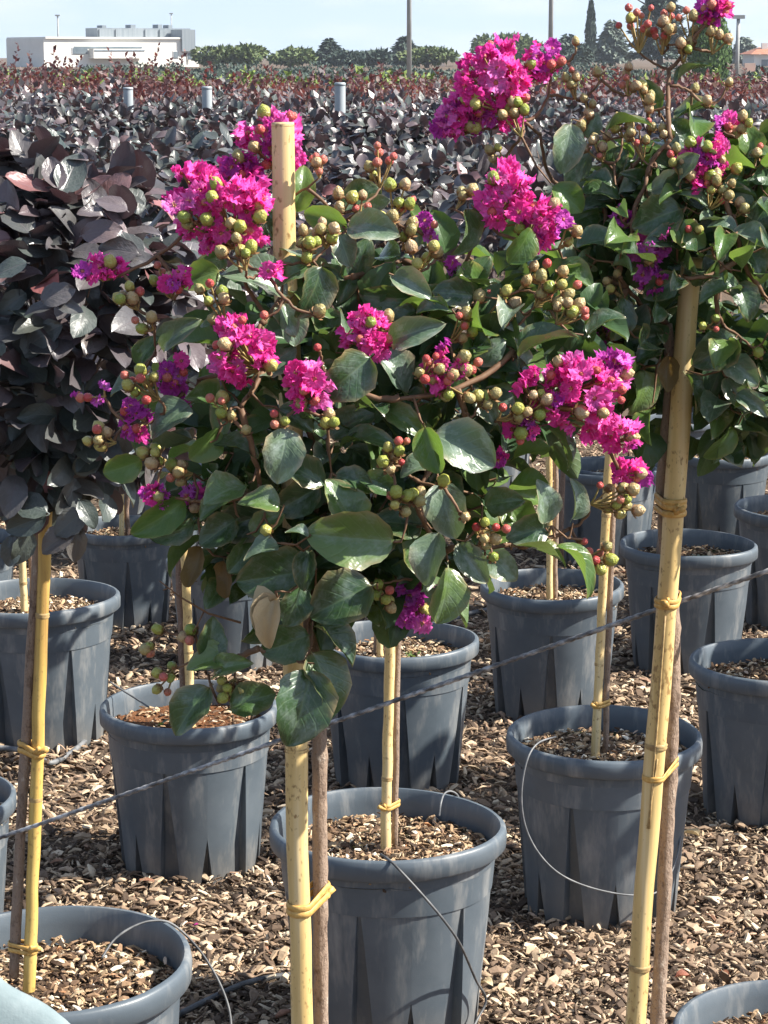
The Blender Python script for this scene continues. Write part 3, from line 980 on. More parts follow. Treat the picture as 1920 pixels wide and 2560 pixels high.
# central plant
sf_top, sf_low = ao(611, 268, YF - 0.012), ao(654, 2212, YF - 0.012)
sf_base = to_ground(sf_low, sf_top)
st_f = bamboo('bamboo_stake', 'thick pale bamboo stake rising through the central crape myrtle', sf_base, sf_top, 0.0082, [0.28, node_at(1607, YF, sf_base, sf_top), node_at(1010, YF, sf_base, sf_top)], M['bamboo'])
def trunk_curve(ov_pts, Y):
    return [ao(x, y, Y) for x, y in ov_pts]

tf = trunk_curve([(694, 2212), (692, 2000), (691, 1800), (690, 1580), (680, 1400), (672, 1300), (684, 1180), (697, 1080), (696, 1010)], YF + 0.006)
tf = [Vector((tf[0].x, YF + 0.004, ground(YF)))] + tf

# ------------------------------------------------------------------ generic crape myrtle crown
class Plant:
    def __init__(s, root, hub, Y, seed):
        s.root, s.hub, s.Y = root, hub, Y
        s.rs = random.Random(seed)
        s.nodes = [(hub, 0.0)]
        s.twigs = MB()
        s.n_leaf = 0
        s.spots = []

    def nearest(s, p, bias=0.5):
        best, bd = s.hub, 1e9
        for q, dist in s.nodes:
            d = (q - p).length + bias * dist * 0.35 - 0.25 * max(0, (p - s.hub).dot(q - s.hub) / max((p - s.hub).length, 1e-4))
            if d < bd:
                best, bd = q, d
        return best

    def branch(s, p, r0=0.0022, r1=0.0011):
        q = s.nearest(p)
        n = 9
        mid = q.lerp(p, 0.5) + Vector((s.rs.uniform(-.012, .012), s.rs.uniform(-.012, .012), s.rs.uniform(-0.016, 0.008)))
        pts = []
        for i in range(n + 1):
            t = i / n
            pts.append(q * (1 - t) ** 2 + mid * (2 * t * (1 - t)) + p * t * t + Vector((s.rs.uniform(-1, 1), s.rs.uniform(-1, 1), s.rs.uniform(-1, 1))) * 0.0008)
        mb = MB()
        mb.tube(pts, [r0 + (r1 - r0) * i / n for i in range(n + 1)], 6, 0, True, 0.2, s.rs.random() * 50)
        part('branch', mb, [M['twig']], s.root)
        dist0 = (q - s.hub).length
        for i in range(2, n + 1):
            s.nodes.append((pts[i], (pts[i] - s.hub).length))
            s.spots.append((pts[i], (pts[i] - pts[i - 1]).normalized()))
        return pts

    def leaf(s, base, d, nrm, Lm, me):
        d = d.normalized()
        nrm = (nrm - d * nrm.dot(d)).normalized()
        side = d.cross(nrm)
        m = Matrix(((side.x * Lm, d.x * Lm, nrm.x * Lm, base.x), (side.y * Lm, d.y * Lm, nrm.y * Lm, base.y), (side.z * Lm, d.z * Lm, nrm.z * Lm, base.z), (0, 0, 0, 1)))
        o = link('leaf', me, s.root, m)
        s.n_leaf += 1
        return o

    def leaf_px(s, ox, oy, ln, ang, Y, tilt=0.0, roll=0.0, me=None, kind='crape_leaf', petiole=True, nb=(0.75, 0.5)):
        c = ao(ox, oy, Y)
        depth = (c - C0).dot(c_f)
        a = R(ang)
        d = (c_r * math.cos(a) + c_u * math.sin(a)) * math.cos(R(tilt)) - c_f * math.sin(R(tilt))
        Lm = ln * OV * depth / F_PX
        nrm = -c_f * nb[0] + Vector((0, 0, 1)) * nb[1] + Vector((0.25, 0, 0))
        nrm = Quaternion(d, R(roll)) @ nrm
        base = c - d * (Lm * 0.5)
        me = me or s.rs.choice(CR[kind])
        o = s.leaf(base, d, nrm, Lm, me)
        if petiole:
            s.petiole(base - d * Lm * 0.09)
        return o

    def petiole(s, p, r=0.0006):
        q = s.nearest(p, 0.2)
        if 0.004 < (q - p).length < 0.12:
            mid = q.lerp(p, 0.5) + Vector((0, 0, -0.004))
            s.twigs.tube([q, mid, p], [r * 1.8, r * 1.3, r], 4, 0, False)
            s.nodes += [(mid, (mid - s.hub).length), (p, (p - s.hub).length + 0.02)]

    def random_leaves(s, n, cen, rad, lmin, lmax, kinds, shade_low=True, front=0.35):
        k = 0
        tries = 0
        while k < n and tries < n * 12:
            tries += 1
            v = Vector((s.rs.gauss(0, 1), s.rs.gauss(0, 1), s.rs.gauss(0, 1))).normalized()
            rr = s.rs.uniform(0.35, 1.0) ** 0.6
            p = cen + Vector((v.x * rad.x, v.y * rad.y, v.z * rad.z)) * rr
            out = Vector((v.x, v.y - front, v.z * 0.6 + 0.1)).normalized()
            d = (out + Vector((s.rs.gauss(0, .5), s.rs.gauss(0, .5), s.rs.gauss(-0.15, .45)))).normalized()
            nrm = Vector((s.rs.gauss(0.2, .4), s.rs.gauss(-0.45, .4), s.rs.gauss(0.75, .35)))
            if abs(nrm.normalized().dot(d)) > 0.93:
                continue
            Lm = s.rs.uniform(lmin, lmax)
            if s.blocked(p):
                continue
            s.leaf(p - d * Lm * 0.5, d, nrm, Lm, s.rs.choice(CR[s.rs.choice(kinds)]))
            s.petiole(p - d * Lm * 0.59)
            k += 1

    def mass(s, n, cen, rad, lmin, lmax):
        """leaves of the crown's inside past the 300 that show largest: one part"""
        rg = np.random.default_rng(s.rs.randint(0, 9999))
        v = rg.normal(0, 1, (n, 3)); v /= np.linalg.norm(v, axis=1, keepdims=True)
        pos = np.array(cen) + v * np.array(rad) * (rg.uniform(0.2, 1, n) ** 0.5)[:, None]
        d = v * 0.8 + rg.normal(0, 0.5, (n, 3)); nr = rg.normal(0, 0.4, (n, 3)) + np.array([0.2, -0.4, 0.75])
        keep = np.array([not s.blocked(Vector(p)) for p in pos])
        pos, d, nr = pos[keep], d[keep], nr[keep]
        ln = rg.uniform(lmin, lmax, len(pos))
        me = scatter_mesh('inner_leaves', *MID_CRAPE, frames(d, nr) * ln[:, None, None], pos + np.array(world_base(s.root).inverted().translation), [M['crape_leaf_mass']])
        link('inner_leaves', me, s.root)['kind'] = 'stuff'

    guard = None
    def blocked(s, p):
        if not s.guard:
            return False
        a, b, y_low, r = s.guard                 # leaves do not grow between the stake and the path in front of it
        k = (p.z - a.z) / (b.z - a.z)
        q = a.lerp(b, k)
        return p.y < q.y + 0.02 and p.z > y_low[0] and p.z < y_low[1] and abs(p.x - q.x * p.y / q.y) < r

    def place(s, name, me, p, axis, r, parent):
        q = Vector((0, 0, 1)).rotation_difference(axis)
        m = Matrix.Translation(p) @ q.to_matrix().to_4x4() @ Matrix.Rotation(s.rs.uniform(0, 6.28), 4, 'Z') @ Matrix.Scale(r, 4)
        return link(name, me, parent, m)

    def cluster(s, ox, oy, mix, Y, spread=38, size=13.8, up=(0.1, -0.35, 0.8)):
        """fruit cluster: mix like 'ggtr', spread and size in overview pixels"""
        mix = mix + ''.join(s.rs.choice('trgtr') for _ in range((len(mix) + 1) // 2 if len(mix) > 1 else 0))
        spread = spread * (1.12 if len(mix) > 1 else 1)
        c = ao(ox, oy, Y)
        depth = (c - C0).dot(c_f)
        k = OV * depth / F_PX
        R_, r_ = spread * k, size * k
        away = (c - s.hub).normalized()
        node = c - away * R_ * 1.15 - Vector((0, 0, R_ * 0.3))
        s.branch(node, 0.0013, 0.0008)
        pts = []
        for ch in mix:
            for _ in range(30):
                v = Vector((s.rs.gauss(0, 1), s.rs.gauss(-0.3, 0.8), s.rs.gauss(0.1, 1)))
                p = c + v.normalized() * R_ * s.rs.uniform(0.3, 1.0)
                if all((p - q).length > r_ * 1.55 for q in pts):
                    break
            pts.append(p)
        st = MB()
        for p in pts:
            j = node.lerp(p, 0.45) + Vector((0, 0, -0.0015))
            st.tube([node, j, p], [0.0009, 0.0007, 0.0006], 4, 0, False)
        hold = part('fruit_cluster', st, [M['stalk']], s.root)
        for p, ch in zip(pts, mix):
            ax = (p - node).normalized()
            rr = r_ * (0.74 if ch == 'r' else 1.0) * s.rs.uniform(0.78, 1.12)
            s.place('flower_bud' if ch == 'r' else 'seed_capsule', s.rs.choice(CAPS[ch]), p, (ax + Vector((0, 0, 0.25))).normalized(), rr, hold)
        return hold

    def panicle(s, ox, oy, rx, ry, n, Y, caps='', purple=0.0, fsize=33, deep=0.7):
        n, fsize = int(n * 1.6 + 0.5), fsize * 0.76
        caps = caps + ''.join(s.rs.choice('rrtg') for _ in range(n // 5))
        """flower panicle filling an ellipse of overview pixels, florets on the outside"""
        c = ao(ox, oy, Y)
        depth = (c - C0).dot(c_f)
        k = OV * depth / F_PX
        ex, ez, ey = rx * k, ry * k, min(rx, ry) * k * deep
        f_ = fsize * k
        away = (c - s.hub).normalized()
        node = c - away * min(ex, ez) * 0.9
        s.branch(node, 0.0016, 0.0010)
        st = MB()
        pts = []
        for i in range(n):
            for _ in range(40):
                v = Vector((s.rs.gauss(0, 1), s.rs.gauss(-0.75, 0.8), s.rs.gauss(0.15, 1))).normalized()
                q = s.rs.uniform(0.5, 1.02) * (1 + 0.35 * mnoise.noise(v * 1.9 + Vector((ox * 0.1, oy * 0.1, 0))))
                p = c + Vector((v.x * ex, v.y * ey, v.z * ez)) * q
                if all((p - w[0]).length > f_ * 0.72 for w in pts):
                    break
            pts.append((p, v))
        for p, v in pts:
            st.tube([node, node.lerp(p, 0.5) + Vector((0, 0, -0.002)), p], [0.001, 0.0008, 0.0006], 4, 0, False)
        cp = []
        for ch in caps:
            v = Vector((s.rs.gauss(0, 1), s.rs.gauss(-1.0, 0.5), s.rs.gauss(-0.25, 0.8))).normalized()
            p = c + Vector((v.x * ex, v.y * ey * 1.15, v.z * ez)) * s.rs.uniform(0.75, 1.05)
            cp.append((p, ch))
            st.tube([node, node.lerp(p, 0.5), p], [0.001, 0.0008, 0.0006], 4, 0, False)
        hold = part('flower_panicle', st, [M['stalk']], s.root)
        for p, v in pts:
            me = s.rs.choice(FLP if s.rs.random() < purple else FLO)
            ax = (Vector((v.x, v.y, v.z + 0.15)) + Vector((s.rs.gauss(0, .5), s.rs.gauss(-0.15, .5), s.rs.gauss(0, .5)))).normalized()
            s.place('flower', me, p, ax, f_ * s.rs.uniform(0.8, 1.15), hold)
        for p, ch in cp:
            s.place('flower_bud' if ch == 'r' else 'seed_capsule', s.rs.choice(CAPS[ch]), p, (p - node).normalized(), 15 * k * (0.72 if ch == 'r' else 1.0) * s.rs.uniform(0.8, 1.1), hold)
        return hold

    def finish(s):
        if s.twigs.v:
            o = part('twigs', s.twigs, [M['twig']], s.root)
            o['kind'] = 'stuff'

# ------------------------------------------------------------------ CENTRAL CRAPE MYRTLE
cm = thing('crape_myrtle', 'central crape myrtle standard with magenta flowers tied to a thick pale bamboo stake', 'crape myrtle', tf[0], 'crape myrtles')
tr = MB()
tr.tube([p for a, b in zip(tf[:-1], tf[1:]) for p in (a, a.lerp(b, .12), a.lerp(b, .25), a.lerp(b, .37), a.lerp(b, .5), a.lerp(b, .62), a.lerp(b, .75), a.lerp(b, .87))] + [tf[-1]], [(0.0056 - 0.0020 * max(0, (i - 32) / 40)) * (1 + 0.10 * max(0, math.sin(i * 1.1)) ** 6) for i in range(8 * (len(tf) - 1) + 1)], 14, 0, True, 0.2, 3)
part('trunk', tr, [M['bark']], cm)
P1 = Plant(cm, tf[-1], YF, 5)
for x, y, dy in ((560, 700, -.05), (640, 560, .0), (760, 600, -.02), (870, 560, .02), (1000, 640, .0), (1110, 760, -.05), (1180, 900, -.02), (520, 880, -.08), (430, 820, -.02), (860, 860, -.09), (700, 800, -.09), (1000, 960, -.05), (900, 1080, -.08), (560, 1060, -.05)):
    P1.branch(ao(x, y, YF + dy), 0.0025, 0.0014)
# hanging low branch
for x, y, dy in ((690, 1240, -.02), (660, 1380, -.04), (560, 1400, -.05), (480, 1430, -.05), (960, 1190, -.06), (1120, 1180, -.05), (1230, 1140, -.03)):
    P1.branch(ao(x, y, YF + dy), 0.0026, 0.0014)

P1.panicle(480, 460, 130, 95, 24, YF - 0.06, 'gggrrtgr')
P1.panicle(415, 395, 60, 42, 6, YF - 0.05)
P1.panicle(590, 300, 82, 72, 15, YF + 0.035, 'grr', 0.35)
P1.panicle(520, 375, 45, 50, 6, YF + 0.03, '', 0.5)
P1.panicle(215, 585, 50, 30, 5, YF - 0.05, '', 0.1, 28)
P1.panicle(380, 600, 32, 40, 3, YF - 0.06, '', 0.2, 26)
P1.panicle(578, 580, 22, 18, 1, YF - 0.09, '', 0, 26)
P1.panicle(535, 760, 78, 82, 14, YF - 0.10, 'rgt')
P1.panicle(660, 830, 44, 50, 6, YF - 0.11, 'rr')
P1.panicle(795, 720, 46, 56, 8, YF - 0.08, 'rr')
P1.panicle(375, 820, 38, 52, 6, YF - 0.03, 'gr', 0.9, 28)
P1.panicle(1245, 845, 110, 100, 22, YF - 0.06, 'rrrgrt', 0.1)
P1.panicle(1320, 810, 45, 60, 7, YF - 0.05, '', 0.15)
P1.panicle(1340, 950, 34, 34, 4, YF - 0.05, '', 0.2)
P1.panicle(1095, 430, 70, 75, 12, YF - 0.02, 'rg')
P1.panicle(1165, 485, 56, 62, 9, YF - 0.03, 'gg', 0.45)
P1.panicle(890, 1300, 34, 58, 6, YF - 0.02, 'g', 0.6)
P1.panicle(330, 1075, 32, 34, 4, YF - 0.06, '', 0.7, 26)
P1.panicle(425, 1078, 26, 26, 3, YF - 0.03, 'r', 0.8, 26)
P1.panicle(985, 800, 62, 66, 6, YF - 0.08, 'ttrrgtrrtt', 0.4, 26)
P1.panicle(290, 905, 34, 36, 4, YF - 0.05, 'rr', 0.5, 26)
P1.panicle(205, 850, 40, 26, 2, YF - 0.05, 'rr', 0.8, 22)
P1.panicle(1130, 925, 30, 40, 4, YF - 0.07, 'rg', 0.3, 26)
P1.panicle(1350, 1022, 52, 26, 5, YF - 0.03, 'r', 0.2, 26)
P1.panicle(1075, 988, 18, 18, 1, YF - 0.06, '', 0.8, 26)
P1.panicle(980, 570, 18, 24, 1, YF - 0.02, '', 1.0, 26)
P1.panicle(935, 490, 26, 26, 2, YF - 0.02, 'r', 0.9, 24)

for x, y, mix, dy, sp in ((270, 635, 'gggt', -.06, 30), (345, 600, 'gtrr', -.05, 36), (312, 690, 'gt', -.06, 20), (460, 640, 'gttg', -.08, 44), (515, 530, 'gtg', -.10, 40),
        (660, 530, 'gggt', -.07, 30), (705, 500, 'ttg', -.06, 24), (690, 352, 'rtr', -.02, 20), (735, 425, 'tt', .0, 24), (830, 348, 'rrrrt', .02, 36), (862, 425, 'ggtg', -.02, 34),
        (918, 540, 'gtg', -.04, 34), (880, 505, 'gt', -.02, 24), (780, 440, 'rr', .0, 18), (840, 470, 'gt', -.03, 22), (682, 668, 't', -.10, 10), (572, 682, 'r', -.10, 8),
        (1072, 650, 'grtgrtg', -.03, 48), (1200, 612, 'rrrtttg', -.04, 46), (1236, 668, 'ttgt', -.05, 32), (1150, 590, 'gt', -.03, 30), (1000, 700, 'ttrt', -.06, 34), (930, 790, 'trtr', -.09, 34),
        (1110, 885, 'tgt', -.08, 34), (1055, 860, 'tt', -.08, 24), (478, 880, 'ggr', -.10, 32), (600, 912, 'gr', -.12, 18), (530, 932, 't', -.11, 12), (300, 830, 'gggrrg', -.06, 40), (216, 942, 'ggtg', -.06, 28),
        (330, 985, 'ggt', -.06, 24), (385, 1015, 'tgt', -.05, 26), (710, 912, 'gg', -.11, 18), (860, 985, 'gttgg', -.11, 36), (962, 1042, 'g', -.11, 10), (862, 1088, 'ggt', -.12, 26), (905, 1078, 'tt', -.11, 16),
        (1010, 1112, 't', -.11, 10), (1062, 1150, 'rrgtt', -.09, 34), (1072, 1205, 'g', -.09, 10), (576, 1148, 'g', -.10, 10), (830, 1285, 'gggt', -.05, 30), (1335, 1080, 'gggttgtr', -.04, 46), (1300, 1205, 'ggtr', -.04, 34), (1262, 1172, 'r', -.04, 10),
        (352, 1465, 'gggg', -.05, 30), (492, 1492, 'gggt', -.06, 30), (405, 1372, 'gt', -.05, 16), (345, 1365, 'g', -.05, 10), (320, 1402, 'gt', -.05, 14), (1000, 415, 'tt', .0, 24), (1235, 500, 'tg', -.01, 30), (900, 640, 'tr', -.03, 20),
        (830, 690, 'rr', -.06, 20), (690, 745, 'r', -.1, 12), (1170, 870, 'tgt', -.08, 30)):
    P1.cluster(x, y, mix, YF + dy, sp)

# leaves one can point at: overview x, y, length, tip angle, tilt, roll, depth step, shape, kind
G_, B_, W_ = 'crape_leaf', 'crape_leaf_bright', 'crape_leaf_grey'
for x, y, ln, an, ti, ro, dy, sh, kd in (
        (757, 1162, 190, 176, 10, -35, -.115, 0, G_), (740, 1088, 125, 120, 15, -10, -.10, 1, G_), (1003, 968, 150, -25, 10, 15, -.115, 1, W_), (936, 972, 105, -70, 0, 45, -.125, 4, B_),
        (611, 985, 122, -100, 5, 5, -.12, 1, W_), (748, 816, 135, -140, 5, -30, -.10, 3, G_), (803, 494, 118, -8, 25, 20, -.04, 0, W_), (1008, 502, 105, -100, 5, -45, -.03, 3, G_),
        (1126, 532, 90, -120, 0, -35, -.05, 1, B_), (556, 606, 150, 160, 20, 10, -.045, 0, W_), (676, 634, 120, -110, 0, -30, -.08, 3, G_), (888, 616, 100, -30, 20, 20, -.05, 2, W_),
        (980, 634, 92, 175, 10, -25, -.04, 1, G_), (845, 645, 135, 180, 5, -50, -.03, 5, G_), (890, 718, 130, 18, 30, 30, -.085, 5, W_), (1178, 736, 135, 28, 0, -50, -.06, 2, G_), (1120, 760, 70, 100, 5, 30, -.05, 1, W_),
        (848, 800, 125, 120, 10, 25, -.06, 3, W_), (366, 908, 110, -140, 10, 20, -.05, 1, W_), (264, 1010, 88, 200, 0, -40, -.06, 1, B_), (444, 962, 92, 230, 0, -45, -.07, 1, B_), (512, 966, 100, -10, 0, -20, -.07, 0, G_),
        (484, 1062, 100, -160, 20, 15, -.085, 3, G_), (560, 1086, 92, 175, 10, 10, -.10, 1, G_), (345, 1120, 135, 215, 10, -30, -.06, 5, B_), (375, 1150, 100, 205, 10, -45, -.05, 5, G_), (562, 1190, 82, 200, 5, 30, -.105, 1, W_),
        (642, 1150, 52, 170, 10, 30, -.115, 1, W_), (735, 1296, 150, 205, 5, -10, -.085, 3, G_), (590, 1245, 160, 190, 5, -30, -.06, 3, G_), (660, 1230, 90, -100, 10, 20, -.10, 2, G_), (962, 1288, 125, -98, 0, -20, -.075, 1, G_),
        (930, 1208, 120, -105, 5, 35, -.09, 0, W_), (966, 1104, 125, -75, 5, 30, -.10, 1, W_), (1020, 1216, 105, -55, 10, 30, -.08, 2, W_), (1085, 1225, 82, -40, 10, 30, -.07, 3, W_), (1140, 1150, 95, 195, 10, -20, -.06, 1, G_),
        (1172, 1190, 115, -15, 0, -45, -.065, 0, G_), (1254, 1222, 132, -50, 0, -30, -.065, 5, B_), (1174, 1084, 98, 95, 10, 15, -.06, 0, W_), (1243, 1080, 88, 85, 15, 30, -.05, 2, W_), (1216, 964, 98, -55, 5, -45, -.05, 2, G_),
        (1148, 975, 82, 20, 0, -30, -.05, 1, B_), (1088, 1085, 84, 10, 20, 20, -.05, 3, G_), (455, 1378, 92, 80, 10, 10, -.055, 1, G_), (448, 1428, 96, -165, 10, 10, -.06, 1, G_), (490, 1440, 105, 25, 40, 10, -.07, 5, G_),
        (412, 1534, 126, 232, 10, 15, -.07, 0, G_), (545, 1512, 104, 20, 0, 5, -.065, 1, G_), (652, 1530, 170, -105, 10, -5, -.09, 3, G_), (704, 1480, 150, -70, 0, -15, -.07, 3, G_), (728, 1388, 118, -40, 5, -20, -.06, 2, G_),
        (615, 1392, 112, 200, 0, -25, -.055, 3, G_), (378, 722, 112, 38, 30, 10, -.03, 5, W_), (318, 758, 80, 60, 10, -20, -.03, 2, G_), (652, 405, 105, 80, 0, 0, .0, 5, B_), (702, 474, 100, 160, 0, -40, -.03, 2, B_),
        (745, 540, 75, -70, 10, 20, -.04, 1, W_), (598, 775, 95, 30, 10, 20, -.05, 1, W_), (765, 1040, 90, -20, 10, 10, -.09, 0, G_), (640, 1080, 115, -150, 0, -25, -.07, 0, G_), (860, 1130, 110, 170, 10, -10, -.07, 1, G_),
        (900, 1120, 100, 10, 10, -20, -.06, 1, G_), (515, 1130, 120, -160, 0, -30, -.04, 1, G_), (760, 915, 110, 30, 10, 0, -.06, 0, G_), (790, 950, 130, 5, 25, -20, -.08, 5, G_), (870, 905, 110, -30, 20, 20, -.07, 5, G_),
        (700, 690, 90, 120, 0, -10, -.03, 1, G_), (632, 592, 92, 205, 5, 10, -.07, 0, G_), (628, 700, 96, -70, 5, -10, -.07, 1, W_), (640, 905, 92, -30, 5, 10, -.08, 2, G_), (655, 1020, 104, 150, 5, -15, -.09, 0, G_), (636, 1310, 96, -110, 0, -10, -.08, 1, G_), (575, 1130, 84, 30, 10, 10, -.08, 0, G_), (820, 1050, 92, -20, 5, 10, -.09, 2, G_), (900, 1010, 80, 200, 10, 20, -.09, 0, W_), (470, 1150, 96, 215, 5, -10, -.06, 1, G_), (620, 690, 80, -60, 20, 15, -.07, 0, W_), (480, 700, 95, 175, 10, 20, -.05, 0, G_), (560, 800, 90, 190, 15, 10, -.05, 1, W_), (430, 600, 90, 200, 0, -20, -.03, 1, B_),
        (1060, 760, 80, 40, 10, 20, -.05, 0, W_), (1050, 880, 85, -60, 10, 25, -.07, 2, W_), (270, 830, 75, 200, 10, 20, -.04, 5, W_), (960, 760, 85, 150, 0, -10, -.03, 1, G_), (1035, 590, 85, 60, 10, -10, -.01, 0, G_),
        (780, 560, 95, 70, 10, -10, -.01, 0, G_), (870, 690, 80, -150, 10, 15, -.04, 2, G_), (1100, 690, 80, -20, 20, 10, -.03, 1, W_)):
    P1.leaf_px(x, y, ln, an, YF + dy, ti, ro, CR[kd][sh], kd)
d1 = P1.leaf_px(583, 1345, 118, -100, YF - 0.10, 0, 20, DRY[0]); d1['label'] = 'dry curled beige leaf'
d2 = P1.leaf_px(566, 1312, 80, 215, YF - 0.10, 10, 60, DRY[0]); d2['label'] = 'dry curled beige leaf'
d3 = P1.leaf_px(424, 1225, 92, -105, YF - 0.05, 0, 20, DRY[1]); d3['label'] = 'withered brown leaf'
d4 = P1.leaf_px(492, 1250, 80, -80, YF - 0.04, 0, 40, DRY[1]); d4['label'] = 'withered brown leaf'
P1.random_leaves(60, ao(740, 930, YF - 0.01), Vector((0.135, 0.10, 0.12)), 0.022, 0.040, [G_, G_, G_, B_, W_])
P1.random_leaves(40, ao(1050, 720, YF), Vector((0.10, 0.08, 0.085)), 0.020, 0.036, [G_, G_, W_, B_])
P1.random_leaves(30, ao(900, 1110, YF), Vector((0.11, 0.07, 0.055)), 0.024, 0.040, [G_, G_, W_, B_])
P1.random_leaves(20, ao(560, 1130, YF), Vector((0.08, 0.06, 0.05)), 0.024, 0.040, [G_, G_, B_])
P1.random_leaves(18, ao(690, 1240, YF), Vector((0.10, 0.06, 0.05)), 0.026, 0.042, [G_])
P1.random_leaves(20, ao(420, 960, YF + 0.01), Vector((0.06, 0.06, 0.075)), 0.020, 0.034, [G_, G_, B_])
P1.random_leaves(22, ao(640, 560, YF + 0.02), Vector((0.08, 0.05, 0.06)), 0.022, 0.036, [G_, G_, W_])
P1.mass(330, ao(770, 900, YF + 0.03), Vector((0.125, 0.085, 0.12)), 0.022, 0.040)
P1.mass(150, ao(1030, 760, YF + 0.03), Vector((0.10, 0.07, 0.085)), 0.020, 0.036)
P1.mass(110, ao(760, 1180, YF + 0.02), Vector((0.10, 0.05, 0.06)), 0.022, 0.040)
# bare twigs sticking out at lower left
bt = MB()
bt.tube([ao(520, 1345, YF - .05), ao(450, 1325, YF - .06), ao(390, 1290, YF - .07), ao(345, 1255, YF - .08)], [.0009, .0008, .0007, .0004], 5)
bt.tube([ao(440, 1322, YF - .06), ao(425, 1352, YF - .06), ao(412, 1372, YF - .05)], [.0006, .0005, .0005], 4)
bt.tube([ao(365, 1270, YF - .075), ao(352, 1275, YF - .078)], [.0005, .0004], 4)
part('bare_twig', bt, [M['twig']], cm)
P1.finish()

def xy_at(pts, z):
    for a, b in zip(pts[:-1], pts[1:]):
        lo_, hi_ = (a, b) if a.z < b.z else (b, a)
        if lo_.z <= z <= hi_.z:
            return lo_.lerp(hi_, (z - lo_.z) / max(hi_.z - lo_.z, 1e-6))
    return pts[-1]

def do_tie(owner, oy, s_a, s_b, sr, tpts, trr, Y, **kw):
    z = ao(680, oy, Y).z
    k = (z - s_a.z) / (s_b.z - s_a.z)
    s = s_a.lerp(s_b, k)
    t = xy_at(tpts, z)
    return tie_loop(owner, s, sr, Vector((t.x, t.y, z)), trr, **kw)

do_tie(st_f, 1945, sf_base, sf_top, 0.0082, tf, 0.0056, YF, tilt=0.006, seed=3, w=0.0026)

# ------------------------------------------------------------------ RIGHT CRAPE MYRTLE
sr_top, sr_low = ao(1496, 560, YR_), ao(1372, 2212, YR_)
sr_base = to_ground(sr_low, sr_top)
st_r = bamboo('bamboo_stake', 'leaning bamboo stake on the right, split lengthways and tied to the wire', sr_base, sr_top, 0.0084, [node_at(y_, YR_, sr_base, sr_top) for y_ in (2088, 1610, 1092)], M['bamboo'])
sp_ = MB()
for (o1, o2, w_) in (((1437, 1330), (1402, 1790), 0.0011), ((1420, 1640), (1398, 1790), 0.0007)):
    sp_.tube(line_pts(ao(o1[0], o1[1], YR_ - 0.0082), ao(o2[0], o2[1], YR_ - 0.0082), 8, 0.0004, 2), w_, 5)
part('split', sp_, [M['bamboo_node']], st_r)
trp = trunk_curve([(1420, 2212), (1436, 1900), (1447, 1650), (1455, 1450), (1452, 1300), (1440, 1180), (1430, 1050), (1440, 940), (1452, 800), (1440, 700)], YR_ + 0.016)
trp = [Vector((trp[0].x - 0.01, YR_ + 0.016, ground(YR_)))] + trp
cr = thing('crape_myrtle', 'right-hand crape myrtle with the tallest magenta cluster, reaching the top of the picture', 'crape myrtle', trp[0], 'crape myrtles')
tr = MB()
tr.tube([p for a, b in zip(trp[:-1], trp[1:]) for p in (a, a.lerp(b, .12), a.lerp(b, .25), a.lerp(b, .37), a.lerp(b, .5), a.lerp(b, .62), a.lerp(b, .75), a.lerp(b, .87))] + [trp[-1]], [(0.0060 - 0.0016 * max(0, (i - 40) / 40)) * (1 + 0.16 * max(0, math.sin(i * 0.9)) ** 8) for i in range(8 * (len(trp) - 1) + 1)], 14, 0, True, 0.22, 13)
part('trunk', tr, [M['bark']], cr)
P2 = Plant(cr, trp[-1], YR_, 21)
P2.guard = (sr_base, sr_top, (0.5, ao(1490, 600, YR_).z), 0.022)
for x, y, dy in ((1340, 600, -.05), (1290, 540, .0), (1370, 500, -.04), (1300, 420, .0), (1210, 400, .02), (1400, 380, -.03), (1390, 330, .02), (1450, 300, -.03), (1500, 360, .0), (1560, 420, -.04), (1620, 380, .0), (1600, 560, -.05), (1650, 640, -.02), (1480, 600, -.07), (1560, 700, -.05), (1350, 700, -.05)):
    P2.branch(ao(x, y, YR_ + dy), 0.0024, 0.0014)
P2.branch(ao(1168, 290, YR_ + .01), .0016, .0013)
P2.branch(ao(1445, 150, YR_), .002, .0016)
P2.branch(ao(1480, 110, YR_), .0016, .0013)
P2.panicle(1070, 185, 92, 96, 26, YR_ - 0.01, 'ggr', 0.1, 31)
P2.panicle(985, 255, 56, 48, 9, YR_ - 0.01, 'g', 0.25, 30)
P2.panicle(1175, 125, 46, 38, 7, YR_ + 0.0, 'rr', 0.2, 29)
P2.panicle(1100, 130, 60, 40, 7, YR_ - 0.01, '', 0.1, 30)
P2.panicle(1515, 345, 62, 56, 9, YR_ - 0.04, 'ttgt', 0.25, 28)
P2.panicle(1545, 18, 34, 30, 5, YR_, 'rrr', 0.1, 26)
P2.panicle(1572, 268, 32, 28, 3, YR_, 'tr', 0.3, 26)
P2.panicle(1400, 545, 44, 30, 4, YR_ - 0.05, '', 0.9, 26)
P2.panicle(1410, 605, 30, 24, 3, YR_ - 0.05, '', 1.0, 26)
P2.panicle(1290, 730, 26, 34, 3, YR_ - 0.03, '', 1.0, 24)
P2.panicle(1345, 465, 20, 24, 2, YR_ - 0.03, '', 1.0, 24)
P2.panicle(1445, 520, 16, 20, 2, YR_ - 0.05, '', 0.8, 24)
